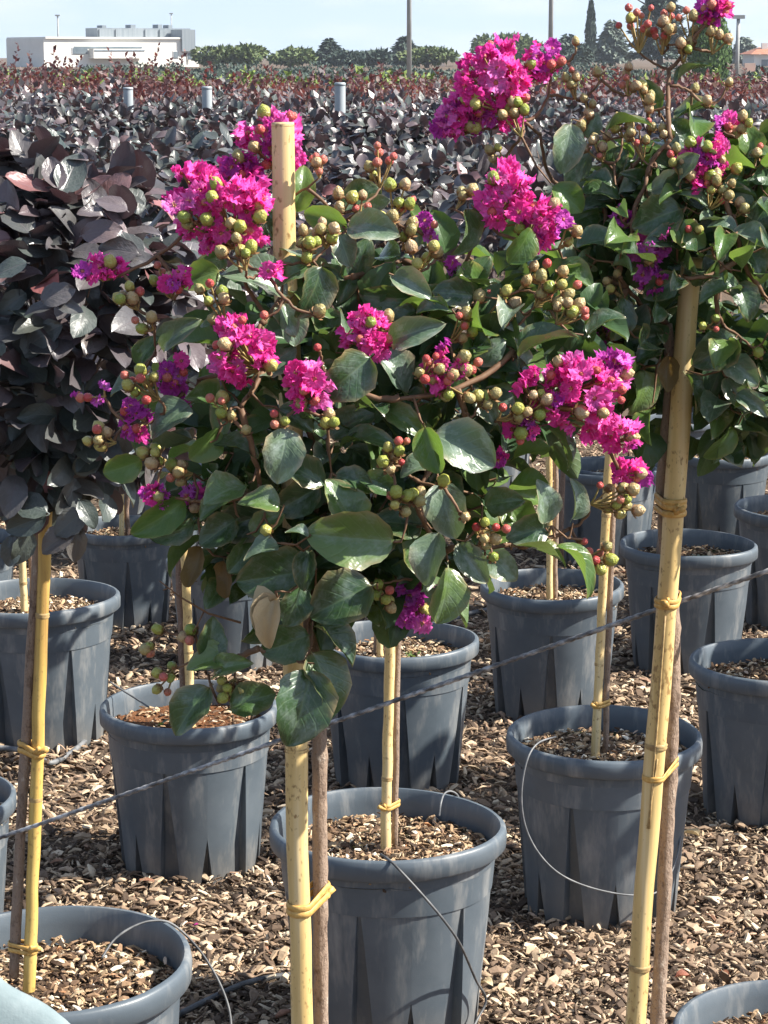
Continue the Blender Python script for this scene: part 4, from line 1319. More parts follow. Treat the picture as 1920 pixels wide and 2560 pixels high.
for x, y, mix, dy, sp in ((1375, 48, 'rrrrrrr', .0, 40), (1440, 42, 'trtrt', .0, 34), (1500, 40, 'ttrt', .0, 38), (1478, 95, 'ttt', .0, 26), (1545, 70, 'ttt', .0, 28), (1430, 75, 'rrt', .0, 26),
        (1242, 95, 't', .0, 8), (1232, 178, 'ttt', .0, 24), (1292, 160, 't', .0, 10), (1352, 168, 'rtr', .0, 24), (1395, 200, 'ttg', -.01, 26), (1270, 225, 'tt', .0, 20), (1292, 308, 'tttt', -.02, 28), (1340, 262, 'tt', -.02, 22),
        (1385, 300, 'ttt', -.03, 30), (1400, 255, 'rt', -.01, 24), (1495, 190, 't', .0, 10), (1530, 208, 't', -.02, 10), (1440, 285, 'tg', -.02, 18), (1545, 405, 'tttgt', -.05, 36), (1568, 350, 'tgt', -.04, 28), (1600, 268, 'gt', -.02, 20),
        (1470, 340, 'ttg', -.05, 26), (1100, 250, 'ggt', -.03, 34), (1075, 325, 'tt', -.01, 20), (1600, 445, 'tt', -.05, 18), (1250, 275, 'tt', .0, 20), (1535, 700, 'gg', -.07, 16), (1645, 760, 'g', -.07, 8), (1500, 490, 'gt', -.06, 18), (1570, 180, 't', .0, 8), (1330, 620, 'gt', -.05, 30), (1640, 330, 'tt', -.02, 22)):
    P2.cluster(x, y, mix, YR_ + dy, sp, 11.6)
for x, y, ln, an, ti, ro, dy, sh, kd in (
        (1225, 320, 108, -100, 0, 5, -.02, 0, W_), (1300, 415, 90, 170, 20, 10, -.02, 0, G_), (1228, 428, 84, -40, 0, 20, -.03, 1, B_), (1352, 262, 100, 20, 0, -50, -.03, 5, G_), (1402, 205, 80, 120, 0, -20, .0, 2, G_),
        (1505, 236, 105, 20, 0, -40, .0, 0, G_), (1490, 150, 90, 38, 0, -55, .0, 5, G_), (1420, 470, 112, 200, 0, -20, -.05, 3, G_), (1488, 510, 84, -30, 10, 30, -.06, 1, B_), (1562, 490, 66, 170, 10, 20, -.06, 1, W_),
        (1290, 520, 92, 15, 0, -20, -.04, 1, G_), (1618, 300, 80, 110, 0, -20, -.01, 1, B_), (1600, 430, 90, -50, 20, 20, -.04, 5, W_), (1500, 430, 80, 150, 20, 20, -.05, 0, W_), (1640, 470, 80, -120, 0, 0, -.04, 1, G_),
        (1630, 560, 80, -60, 10, 10, -.05, 3, G_), (1340, 690, 95, -100, 0, -20, -.05, 0, G_), (1545, 760, 110, -150, 0, -20, -.06, 3, G_), (1385, 850, 100, -100, 0, -25, -.03, 3, G_), (1600, 800, 95, -40, 15, 30, -.06, 0, W_),
        (1540, 600, 80, -110, 0, -10, -.06, 2, B_), (1610, 650, 85, -70, 10, 10, -.06, 3, G_), (1590, 850, 85, -60, 20, 30, -.05, 2, W_), (1635, 880, 70, 200, 10, 30, -.05, 1, W_), (1560, 960, 90, -130, 0, -30, -.03, 5, B_),
        (1500, 850, 90, -70, 0, -20, -.03, 2, G_), (1430, 620, 90, -150, 0, -20, -.05, 0, G_), (1300, 640, 85, -130, 10, 0, -.02, 0, G_), (1340, 780, 80, -70, 5, -20, -.03, 1, G_), (1390, 730, 90, 190, 5, -30, -.02, 2, G_),
        (1260, 470, 80, 200, 10, -15, .0, 1, G_), (1330, 350, 80, 60, 10, -10, .0, 0, G_), (1280, 270, 60, 70, 0, 0, .01, 1, W_), (1450, 400, 90, 10, 20, 10, -.03, 0, W_), (1560, 560, 90, 30, 10, 0, -.04, 0, G_)):
    P2.leaf_px(x, y, ln, an, YR_ + dy, ti, ro, CR[kd][sh], kd)
d5 = P2.leaf_px(1440, 810, 80, -95, YR_ - 0.05, 0, 10, DRY[1]); d5['label'] = 'withered brown leaf'
P2.random_leaves(130, ao(1520, 620, YR_), Vector((0.135, 0.11, 0.125)), 0.020, 0.038, [G_, G_, G_, B_, W_])
P2.random_leaves(40, ao(1360, 560, YR_ + 0.02), Vector((0.07, 0.08, 0.10)), 0.020, 0.036, [G_, G_, B_, W_])
P2.random_leaves(50, ao(1530, 400, YR_ + 0.02), Vector((0.115, 0.09, 0.055)), 0.022, 0.04, [G_, G_, W_, B_])
P2.random_leaves(44, ao(1560, 860, YR_ + 0.02), Vector((0.12, 0.08, 0.045)), 0.022, 0.038, [G_, G_, G_, W_])
P2.mass(330, ao(1520, 640, YR_ + 0.05), Vector((0.13, 0.09, 0.12)), 0.022, 0.038)
P2.mass(120, ao(1550, 430, YR_ + 0.05), Vector((0.10, 0.08, 0.055)), 0.022, 0.038)
P2.mass(120, ao(1570, 860, YR_ + 0.05), Vector((0.13, 0.07, 0.045)), 0.022, 0.038)
P2.mass(90, ao(1350, 640, YR_ + 0.05), Vector((0.07, 0.07, 0.09)), 0.022, 0.036)
P2.finish()
do_tie(st_r, 1105, sr_base, sr_top, 0.0084, trp, 0.0055, YR_, tilt=0.001, loops=3, seed=8, w=0.0024, tail_dir=-1)
do_tie(st_r, 1305, sr_base, sr_top, 0.0084, trp, 0.0058, YR_, tilt=0.001, loops=2, seed=9, w=0.002, tail_dir=-1)
do_tie(st_r, 1672, sr_base, sr_top, 0.0084, trp, 0.006, YR_, tilt=0.007, loops=2, seed=10, w=0.0016, tail=False)

# ------------------------------------------------------------------ PLUM-LEAVED STANDARD on the left (pot G)
sl_b, sl_t = ao(62, 2118, YL), ao(103, 1000, YL)
st_l = bamboo('bamboo_stake', 'darker bamboo stake on the left standing in the largest pot', sl_b + Vector((0, 0, -0.01)), sl_t, 0.0062, [node_at(y_, YL, sl_b, sl_t) for y_ in (1712, 1322)], M['bamboo_dark'])
tl = trunk_curve([(30, 2110), (35, 2000), (44, 1800), (56, 1600), (68, 1400), (82, 1200), (95, 1050), (100, 950), (104, 800)], YL + 0.004)
pl = thing('plum_leaved_tree', 'plum-leaved standard tree at the left edge growing in the largest pot', 'small tree', tl[0], 'plum-leaved standard trees')
tr = MB()
tr.tube([p for a, b in zip(tl[:-1], tl[1:]) for p in (a, a.lerp(b, .33), a.lerp(b, .66))] + [tl[-1]], 0.0052, 10, 0, True, 0.2, 31)
part('trunk', tr, [M['bark']], pl)
do_tie(st_l, 1625, sl_b, sl_t, 0.0062, tl, 0.0052, YL, tilt=0.004, loops=2, seed=12, w=0.0026, tail_dir=-1)
do_tie(st_l, 2052, sl_b, sl_t, 0.0062, tl, 0.0052, YL, tilt=0.001, loops=2, seed=14, w=0.0022, tail_dir=-1)

def plum_crown(root, cen, rad, n_obj, n_mass, lmin, lmax, seed, low_shade=True, face=-0.75):
    rs = random.Random(seed)
    cnt = 0
    mb = MB()
    for k in range(26):                                   # limbs
        v = Vector((rs.gauss(0, 1), rs.gauss(-0.2, 1), rs.gauss(0.3, 1))).normalized()
        p = cen + Vector((v.x * rad.x, v.y * rad.y, v.z * rad.z)) * 0.9
        q = cen + Vector((0, 0, -rad.z * 0.6))
        mb.tube([q, q.lerp(p, 0.5) + Vector((0, 0, 0.01)), p], [0.0022, 0.0014, 0.0007], 5)
    part('branches', mb, [M['bark_brown']], root)['kind'] = 'stuff'
    while cnt < n_obj:
        v = Vector((rs.gauss(0, 1), rs.gauss(face, 0.8), rs.gauss(0.12, 1))).normalized()
        bumpy = 1 + 0.16 * mnoise.noise(v * 2.6 + Vector((seed, 0, 0)))
        p = cen + Vector((v.x * rad.x, v.y * rad.y, v.z * rad.z)) * bumpy * rs.uniform(0.84, 1.02)
        d = (Vector((v.x * 0.6, v.y * 0.5, v.z * 0.5 - 0.12)) + Vector((rs.gauss(0, .5), rs.gauss(0, .35), rs.gauss(-0.05, .26)))).normalized()
        nrm = v * 0.6 + Vector((0.1, -0.15, 0.75)) + Vector((rs.gauss(0, .25), rs.gauss(0, .25), rs.gauss(0, .2)))
        nrm = nrm - d * nrm.dot(d)
        if nrm.length < 0.2:
            continue
        nrm.normalize()
        Lm = rs.uniform(lmin, lmax)
        side = d.cross(nrm)
        b_ = p - d * Lm * 0.5
        m = Matrix(((side.x * Lm, d.x * Lm, nrm.x * Lm, b_.x), (side.y * Lm, d.y * Lm, nrm.y * Lm, b_.y), (side.z * Lm, d.z * Lm, nrm.z * Lm, b_.z), (0, 0, 0, 1)))
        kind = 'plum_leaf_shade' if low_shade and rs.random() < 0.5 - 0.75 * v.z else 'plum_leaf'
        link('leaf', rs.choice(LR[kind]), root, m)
        cnt += 1
    rg = np.random.default_rng(seed)
    v = rg.normal(0, 1, (n_mass, 3)) + np.array([0, face * 0.5, 0.1])
    v /= np.linalg.norm(v, axis=1, keepdims=True)
    rr = rg.uniform(0.55, 0.98, n_mass)
    pos = np.array(cen) + v * np.array(rad) * rr[:, None]
    d = v * 0.6 + rg.normal(0, 0.5, (n_mass, 3)) + np.array([0, 0, -0.1])
    nr = v * 0.8 + np.array([0.1, -0.1, 0.6]) + rg.normal(0, 0.3, (n_mass, 3))
    ln = rg.uniform(lmin, lmax, n_mass)
    bi = np.array(world_base(root).inverted().translation)
    me = scatter_mesh('foliage', *LOW_LEAF[:2], LOW_LEAF[2], frames(d, nr) * ln[:, None, None], pos + bi, [M['plum_leaf_mass']])
    link('foliage', me, root)['kind'] = 'stuff'

plum_crown(pl, ao(110, 730, YL + 0.03), Vector((0.150, 0.13, 0.178)), 284, 640, 0.027, 0.049, 3)
# a few leaves hanging below and right of the crown
rs = random.Random(5)
def hang_leaf(root, x, y, ln, an, Y, roll, kind, sh):
    c = ao(x, y, Y)
    k = OV * (c - C0).dot(c_f) / F_PX
    a = R(an)
    d = (c_r * math.cos(a) + c_u * math.sin(a))
    nrm = Quaternion(d, R(roll)) @ (-c_f * 0.8 + Vector((0.2, 0, 0.4)))
    nrm = (nrm - d * nrm.dot(d)).normalized()
    Lm = ln * k
    b_ = c - d * Lm * 0.5
    side = d.cross(nrm)
    m = Matrix(((side.x * Lm, d.x * Lm, nrm.x * Lm, b_.x), (side.y * Lm, d.y * Lm, nrm.y * Lm, b_.y), (side.z * Lm, d.z * Lm, nrm.z * Lm, b_.z), (0, 0, 0, 1)))
    return link('leaf', LR[kind][sh], root, m)
for x, y, ln, an, ro, kd, sh in ((55, 1130, 95, 200, -20, 'plum_leaf_shade', 0), (150, 1130, 85, 220, 0, 'plum_leaf_shade', 1), (125, 1165, 95, 215, 10, 'plum_leaf_shade', 0), (165, 1175, 80, -95, 0, 'plum_leaf_shade', 2),
        (25, 1190, 70, -100, 0, 'plum_leaf', 1), (50, 1185, 80, -120, -20, 'plum_leaf_shade', 0), (190, 1110, 70, -60, 0, 'plum_leaf_shade', 0), (60, 1090, 90, 160, 0, 'plum_leaf_shade', 1), (125, 635, 78, 20, 10, 'plum_leaf', 1), (85, 668, 80, 190, 40, 'plum_leaf', 0),
        (150, 665, 60, -10, 0, 'plum_leaf', 2), (20, 580, 80, 200, 20, 'plum_leaf', 1), (220, 500, 90, 10, 10, 'plum_leaf', 0), (300, 560, 70, -10, 0, 'plum_leaf', 1), (255, 540, 90, 170, -20, 'plum_leaf', 0), (240, 440, 75, 160, 20, 'plum_leaf', 1)):
    hang_leaf(pl, x, y, ln, an, YL - 0.13 + (0.06 if y > 1050 else 0), ro, kd, sh)
lab = [c for c in pl.children if c.name.startswith('leaf')][-12]

# plants standing in the nearer pots behind
def standing(key, ov_stake, ov_trunk, sr, trr, stake_label, plant_kind, label, crown=None, tie_ys=(), nodes=(0.2, 0.55), n_obj=90, tall=None):
    base, s, soil = POTS[key]
    Y = base.y
    (x0, y0), (x1, y1) = ov_stake
    a, b = ao(x0, y0, Y), ao(x1, y1, Y)
    a.z = min(a.z, soil.z - 0.005)
    stk = bamboo('bamboo_stake', stake_label, a, b, sr, nodes, M['bamboo'])
    (x0, y0), (x1, y1) = ov_trunk
    ta, tb = ao(x0, y0, Y + 0.01), ao(x1, y1, Y + 0.01)
    ta.z = min(ta.z, soil.z - 0.005)
    tp = line_pts(ta, tb, 16, 0.003, x0)
    root = thing('plum_leaved_tree' if plant_kind == 'plum' else 'crape_myrtle', label, 'small tree' if plant_kind == 'plum' else 'crape myrtle', ta, 'plum-leaved standard trees' if plant_kind == 'plum' else 'crape myrtles')
    mb = MB()
    mb.tube(tp, trr, 9, 0, True, 0.22, x0)
    part('trunk', mb, [M['bark_brown'] if plant_kind == 'plum' else M['bark']], root)
    if crown:
        cx, cy, rx, rz = crown
        cen = ao(cx, cy, Y + 0.02)
        rad = Vector((rx, rx * 0.9, rz))
        if plant_kind == 'plum':
            plum_crown(root, cen, rad, n_obj, 420, 0.026, 0.042, int(cx))
        else:
            P = Plant(root, tp[-1], Y, int(cx))
            for k in range(7):
                v = Vector((P.rs.gauss(0, 1), P.rs.gauss(0, 1), P.rs.gauss(0.2, 1))).normalized()
                P.branch(cen + Vector((v.x * rad.x, v.y * rad.y, v.z * rad.z)) * 0.7, 0.003, 0.0016)
            P.random_leaves(n_obj, cen, rad, 0.03, 0.046, [G_, G_, G_, W_])
            P.finish()
    for ty in tie_ys:
        z = ao(x0, ty, Y).z
        k = (z - a.z) / (b.z - a.z)
        t = xy_at(tp, z)
        tie_loop(stk, a.lerp(b, k), sr, Vector((t.x, t.y, z)), trr, 0.001, 2, True, 0.0022, int(ty), -1)
    return root

standing('A', ((832, 1815), (848, 1165)), ((853, 1815), (862, 1165)), 0.0062, 0.0040, 'slim bamboo stake standing in the pot of pale bark', 'crape', 'thin-stemmed crape myrtle growing in the pot of pale bark', (875, 850, 0.15, 0.11), (1745, 1352), (0.25, 0.7), 90)
standing('B', ((1286, 1580), (1318, 930)), ((1306, 1560), (1332, 930)), 0.0062, 0.0042, 'slim bamboo stake in the pot with the looped tube', 'crape', 'crape myrtle stem growing in the pot with the looped tube', (1330, 640, 0.17, 0.13), (1525,), (0.3, 0.75), 110)
standing('E', ((412, 1500), (398, 1150)), ((398, 1510), (384, 1150)), 0.0066, 0.0056, 'slim bamboo stake in the pot of rusty peat', 'plum', 'plum-leaved standard growing in the pot of rusty peat', (330, 720, 0.17, 0.15), (), (0.4, 0.8), 150)
standing('F', ((52, 1290), (42, 1080)), ((70, 1290), (60, 1000)), 0.0068, 0.005, 'short visible bamboo stake in the pot of pale chips', 'plum', 'plum-leaved standard growing in the pot of pale chips', (40, 640, 0.18, 0.17), (), (0.3, 0.8), 120)
standing('H', ((822, 1400), (815, 1250)), ((812, 1395), (818, 1150)), 0.0055, 0.0045, 'bamboo stake in the dark pot crossed by the wire', 'crape', 'crape myrtle stem growing in the dark pot crossed by the wire', (860, 760, 0.15, 0.11), (), (0.4,), 60)
standing('C', ((1188, 1262), (1186, 950)), ((1200, 1262), (1202, 950)), 0.0062, 0.005, 'bamboo stake in the shaded pot behind the looped tube', 'crape', 'crape myrtle stem growing in the shaded pot behind the looped tube', (1190, 640, 0.16, 0.12), (), (0.4,), 60)
standing('D', ((1440, 1180), (1448, 940)), ((1425, 1180), (1432, 940)), 0.005, 0.006, 'bamboo stake in the pot with the sprig of weed', 'crape', 'crape myrtle stem growing in the pot with the sprig of weed', (1480, 600, 0.18, 0.15), (), (0.4,), 70)
standing('L', ((262, 1140), (262, 900)), ((274, 1140), (274, 900)), 0.006, 0.006, 'bamboo stake in the pot behind the lowest plum leaves', 'plum', 'plum-leaved standard growing behind the lowest plum leaves', (270, 560, 0.2, 0.16), (), (0.4,), 100)
standing('M', ((490, 1210), (490, 950)), ((500, 1210), (505, 950)), 0.006, 0.006, 'bamboo stake behind the withered leaf of the central crape myrtle', 'plum', 'plum-leaved standard in the dark pot hidden behind the lowest crape myrtle leaves', (480, 600, 0.19, 0.15), (), (0.4,), 90)

# the row goes on to the right: trees whose shade falls on the pots in view
def side_tree(x, y, top, seed, label):
    g0 = ground(y)
    root = thing('crape_myrtle', label, 'crape myrtle', Vector((x, y, g0)), 'crape myrtles right of the frame')
    mb = MB()
    tp = line_pts(Vector((x, y, g0)), Vector((x, y, top - 0.2)), 12, 0.004, seed)
    mb.tube(tp, 0.005, 8, 0, True, 0.2, seed)
    part('trunk', mb, [M['bark']], root)
    P = Plant(root, tp[-1], y, seed)
    P.random_leaves(230, Vector((x, y, top - 0.16)), Vector((0.2, 0.2, 0.18)), 0.042, 0.06, [G_, G_, W_])
    P.finish()
for i, (x, y) in enumerate(((0.86, 3.95), (1.12, 4.45), (1.40, 4.75), (1.45, 5.6), (1.22, 3.55), (0.84, 3.35), (1.75, 5.2), (1.18, 5.1), (1.05, 3.05))):
    side_tree(x, y, 1.05, 300 + i, 'crape myrtle standing just outside the right edge, shading the pots')

# ------------------------------------------------------------------ plum-leaved trees of the back rows
def back_tree(seed, n_obj=60):
    base = Vector((0, 0, 0))
    t = thing('plum_leaved_tree', 'plum-leaved standard with merged crown in the back rows', 'small tree', base, 'plum-leaved trees of the back rows')
    mb = MB()
    mb.tube(line_pts(Vector((0, 0, 0.2)), Vector((0, 0, 0.85)), 10, 0.006, seed), 0.0065, 7, 0, True, 0.2, seed)
    part('trunk', mb, [M['bark_brown']], t)
    plum_crown(t, Vector((0, 0, 0.97)), Vector((0.27, 0.25, 0.17)), n_obj, 560, 0.034, 0.056, seed, False, -0.4)
    return t
protos = [back_tree(201), back_tree(202), back_tree(203)]
used = [False] * 3
def put_tree(x, y, top, i):
    k = i % 3
    if not used[k]:
        t = protos[k]
        used[k] = True
    else:
        t = copy_tree(protos[k])
    s = random.uniform(0.95, 1.08)
    z = top - 1.14 * s
    t.matrix_basis = Matrix.Translation((x, y, z)) @ Matrix.Rotation(random.uniform(-0.5, 0.5), 4, 'Z') @ Matrix.Scale(s, 4)
ti = 0
for x, y in back_spots:
    put_tree(x, y, 0.99 + random.uniform(-0.03, 0.03), ti); ti += 1
for j, yy in enumerate((5.0, 9.5, 10.6)):
    half = 0.17 * yy + 0.2
    n = int(2 * half / 0.56) + 1
    for i in range(n):
        x = -half + 2 * half * i / max(1, n - 1) + random.uniform(-0.06, 0.06)
        put_tree(x, yy + random.uniform(-0.1, 0.1), (1.01 if yy < 6 else 1.0) + random.uniform(-0.03, 0.03), ti); ti += 1

for px, y in ((320, 10.5), (517, 9.45), (850, 8.4)):       # the crowns that hide the lower part of the steel posts
    for dx in (-0.16, 0.15):
        put_tree(at(px, 250, y).x + dx, y, 1.0, ti); ti += 1

# ------------------------------------------------------------------ burgundy shrub field beyond (nobody could count it)
def shrub_field(name, y0, y1, step, top, leaves, lmin, lmax, mat, rad, up=0.0, sprigs=0, xlim=None, sprig_h=(0.05, 0.2)):
    rg = np.random.default_rng(int(y0 * 10))
    P_, D_, N_, L_ = [], [], [], []
    y = y0
    while y < y1:
        half = 0.17 * y + 0.7
        xs = np.arange(-half, half, rad * 1.35) + rg.uniform(-0.1, 0.1)
        for x in xs:
            if xlim and not (xlim[0] * y < x < xlim[1] * y):
                continue
            tz = top + rg.normal(0, 0.035)
            c = np.array([x + rg.normal(0, 0.08), y + rg.normal(0, 0.1), tz - rad * 0.75])
            v = rg.normal(0, 1, (leaves, 3)) + np.array([0, -0.4, 0.55])
            v /= np.linalg.norm(v, axis=1, keepdims=True)
            v[:, 2] = np.abs(v[:, 2])
            P_.append(c + v * np.array([rad, rad, rad * 0.75]) * rg.uniform(0.7, 1.05, leaves)[:, None])
            D_.append(v * 0.6 + rg.normal(0, 0.5, (leaves, 3)) + np.array([0, 0, up]))
            N_.append(v + np.array([0.1, -0.1, 0.6]) + rg.normal(0, 0.35, (leaves, 3)))
            L_.append(rg.uniform(lmin, lmax, leaves))
            for s_ in range(rg.poisson(sprigs)):
                h = rg.uniform(*sprig_h)
                m = int(10 + 60 * h)
                t = np.linspace(0, 1, m)
                lean = rg.normal(0, 0.35, 2)
                base = c + np.array([rg.normal(0, rad * 0.5), rg.normal(0, rad * 0.5), rad * 0.6])
                P_.append(base + np.stack([lean[0] * t * h, lean[1] * t * h, t * h], 1))
                D_.append(np.stack([rg.normal(0, 1, m), rg.normal(0, 0.5, m), np.full(m, 0.7)], 1))
                N_.append(rg.normal(0, 0.6, (m, 3)) + np.array([0.2, -0.6, 0.5]))
                L_.append(rg.uniform(lmin * 0.7, lmax * 0.9, m))
        y += step
    P_, D_, N_, L_ = map(np.concatenate, (P_, D_, N_, L_))
    q = ([(-0.3, 0.35, 0.06), (0, 0, 0), (0.3, 0.35, 0.06), (0, 1, -0.05)], [(0, 1, 2, 3)], [(0, 0.4), (0.5, 0), (1, 0.4), (0.5, 1)])
    me = scatter_mesh(name, q[0], q[1], q[2], frames(D_, N_) * L_[:, None, None], P_, [mat])
    return tag(link(name, me), kind='stuff')

shrub_field('dark_shrubs', 11.4, 14.5, 0.62, 0.95, 150, 0.04, 0.065, M['plum_leaf_mass'], 0.34, 0, 0.3)
shrub_field('burgundy_shrubs', 14.4, 25, 0.75, 0.915, 120, 0.035, 0.07, M['burgundy_leaf'], 0.38, 0.3, 1.3)
shrub_field('burgundy_shrubs', 15, 20, 1.0, 0.96, 60, 0.03, 0.055, M['burgundy_leaf'], 0.36, 0.4, 3.2, (-0.2, -0.085), (0.12, 0.34))
shrub_field('green_shrubs', 27, 34, 1.3, 0.86, 120, 0.05, 0.10, M['lime_shrub'], 0.5, 0.3, 1.0)

def tree_belt():
    rg = np.random.default_rng(5)
    P_, D_, N_, L_ = [], [], [], []
    for row, (y, top) in enumerate(((105, 0.1), (130, 0.2), (160, 0.3))):
        half = 0.17 * y + 3
        x = -half
        while x < half:
            r = rg.uniform(0.9, 1.9)
            n = 260
            v = rg.normal(0, 1, (n, 3)); v /= np.linalg.norm(v, axis=1, keepdims=True); v[:, 2] = np.abs(v[:, 2])
            h = top + rg.uniform(-0.3, 0.3) - ground(y)
            P_.append(np.array([x, y + rg.normal(0, 1.5), ground(y)]) + v * np.array([r, r, h]) * rg.uniform(0.75, 1.05, n)[:, None])
            D_.append(v + rg.normal(0, 0.6, (n, 3))); N_.append(v + np.array([0, -0.2, 0.6]) + rg.normal(0, 0.4, (n, 3)))
            L_.append(rg.uniform(0.15, 0.3, n))
            x += r * 1.1
    P_, D_, N_, L_ = map(np.concatenate, (P_, D_, N_, L_))
    q = ([(-0.3, 0.35, 0.06), (0, 0, 0), (0.3, 0.35, 0.06), (0, 1, -0.05)], [(0, 1, 2, 3)], [(0, 0.4), (0.5, 0), (1, 0.4), (0.5, 1)])
    tag(link('tree_belt', scatter_mesh('tree_belt', q[0], q[1], q[2], frames(D_, N_) * L_[:, None, None], P_, [M['fir']])), kind='stuff')
tree_belt()

# ------------------------------------------------------------------ WIRE, HOSES
wire = MB()
wa, wb = at(-160, 2150, POTS['G'][0].y - 0.04), at(2080, 1372, 1.768)
wire.tube(line_pts(wa, wb, 60, 0.0012, 4), 0.0030, 8)
strand = MB()
d = (wb - wa).normalized()
n_ = d.cross(Vector((0, 0, 1))).normalized(); m_ = n_.cross(d)
for ph in (0, math.pi):
    pts = []
    for i in range(521):
        q = wa.lerp(wb, i / 520) + Vector((0, 0, 0.0005 * mnoise.noise(Vector((i * 0.02, 3, 0)))))
        pts.append(q + n_ * (0.0006 * math.cos(i * 0.62 + ph)) + m_ * (0.0006 * math.sin(i * 0.62 + ph)))
    strand.tube(pts, 0.0017, 6)
wt = thing('support_wire', 'dark twisted support wire slanting across the picture behind the central trunk', 'wire', wa)
part('strand', strand, [M['wire']], wt)

def hose(label, pts, r, mat, name='irrigation_tube'):
    dense = []
    n = len(pts)
    for i in range(n - 1):
        p0, p1, p2, p3 = pts[max(i - 1, 0)], pts[i], pts[i + 1], pts[min(i + 2, n - 1)]
        for k in range(8):
            t = k / 8
            dense.append(0.5 * ((2 * p1) + (p2 - p0) * t + (2 * p0 - 5 * p1 + 4 * p2 - p3) * t * t + (3 * p1 - p0 - 3 * p2 + p3) * t ** 3))
    dense.append(pts[-1])
    mb = MB()
    mb.tube(dense, r, 7)
    o = link(name, mb.mesh(name, [M[mat]]))
    return tag(o, label, 'tube', 'irrigation tubes')

bA, sA, _ = POTS['A']; bB, sB, _ = POTS['B']; bG, sG, _ = POTS['G']
yA, yB = bA.y - 0.13 * sA, bB.y - 0.13 * sB
hose('thin black tube curving over the front lip of the pot of pale bark', [at(952, 2136, yA + .03), at(968, 2146, yA + .004), at(990, 2166, yA - .012), at(1045, 2225, yA - .022), at(1105, 2295, yA - .022), at(1150, 2360, yA - .006), at(1190, 2450, yA + .05), at(1215, 2500, yA + .07), at(1190, 2555, yA + .05), at(1150, 2640, yA)], 0.0016, 'hose')
hose('thin grey tube looped across the front of a pot', [at(1390, 1842, yB + .03), at(1345, 1858, yB + .015), at(1318, 1900, yB - .005), at(1304, 1980, yB - .012), at(1312, 2060, yB - .014), at(1345, 2130, yB - .016), at(1400, 2185, yB - .018), at(1480, 2220, yB - .018), at(1580, 2238, yB - .01), at(1650, 2225, yB + .02), at(1690, 2150, yB + .06), at(1705, 2060, yB + .09)], 0.0013, 'hose_grey')
yG = bG.y
hose('thin dark tube arching from the largest pot over its rim', [at(255, 2395, yG + .01), at(285, 2350, yG + .03), at(330, 2318, yG + .06), at(380, 2302, yG + .08), at(430, 2310, yG + .09), at(490, 2365, yG + .09), at(540, 2440, yG + .08), at(572, 2520, yG + .06), at(580, 2600, yG + .04)], 0.0013, 'hose')
def gpt(px, py, dz=0.012):
    d_ = ray(px, py)
    z = 3.0
    for _ in range(30):
        p = C0 + d_ * z
        z *= 1 + 0.5 * (p.z - ground(p.y) - dz) / 1.1
    return C0 + d_ * z
hose('grey hose on the bark below the pot of pale chips', [gpt(-40, 1868, .03), gpt(30, 1872, .03), gpt(90, 1885, .02), gpt(125, 1908, .012), gpt(180, 1880, .012), gpt(230, 1835, .012), gpt(262, 1800, .01)], 0.005, 'hose_grey')
hose('black hose lying on the dark bark beside the front pot', [gpt(430, 2545), gpt(520, 2500), gpt(610, 2460), gpt(700, 2440), gpt(760, 2440)], 0.004, 'hose')
hose('black hose on the bark between the shaded pots', [gpt(1060, 1590), gpt(1110, 1560), gpt(1160, 1538), gpt(1215, 1525), gpt(1300, 1505)], 0.006, 'hose')
hose('thin wire loop poking from the bark at the back of the front pot', [at(1098, 2040, bA.y + .06), at(1102, 2010, bA.y + .065), at(1110, 1986, bA.y + .08), at(1124, 1978, bA.y + .09), at(1140, 1984, bA.y + .10), at(1150, 2000, bA.y + .11)], 0.0012, 'hose_grey')
hose('thin black tube reaching from the rim of the pot of rusty peat', [at(275, 1705, POTS['E'][0].y + .05), at(310, 1728, POTS['E'][0].y + .04), at(345, 1750, POTS['E'][0].y + .03), at(372, 1768, POTS['E'][0].y)], 0.0014, 'hose')

# fallen leaves and petals
def fallen(name, label, px, py, size, mat, seed, group=None):
    p = gpt(px, py, 0.014)
    v, f, uv = leaf_geo(4, 6, 0.6, seed, fold=0.4, curl=0.5, wave=0.08, stalk=0.05)
    rs = random.Random(seed)
    q = Quaternion((0, 0, 1), rs.uniform(0, 6.28)) @ Quaternion((1, 0, 0), rs.uniform(-0.3, 0.3))
    mb = MB().add([p + q @ Vector((x * size, y * size, z * size)) for x, y, z in v], f, 0, uv)
    tag(link(name, mb.mesh(name, [M[mat]])), label, 'leaf' if 'leaf' in name else 'petal', group)
fallen('fallen_leaf', 'reddish fallen leaf on the bark at lower right', 1726, 2440, 0.022, 'red_leaf', 3)
fallen('fallen_leaf', 'dark red fallen leaf beside the orange-red one at lower right', 1800, 2430, 0.015, 'red_leaf', 5)
fallen('fallen_leaf', 'pale dry leaf on the bark right of the pot with the looped tube', 1750, 2090, 0.03, 'dry_leaf', 8)
fallen('fallen_petal', 'pink petal on the bark above the rim of the largest pot', 496, 2310, 0.008, 'petal', 4)
for i, (x, y) in enumerate(((1250, 2475), (1232, 2462), (1262, 2492))):
    fallen('fallen_leaf', 'cream dry leaf on the bark right of the front pot', x, y, 0.02, 'dry_leaf', 20 + i, 'cream leaves right of the front pot')

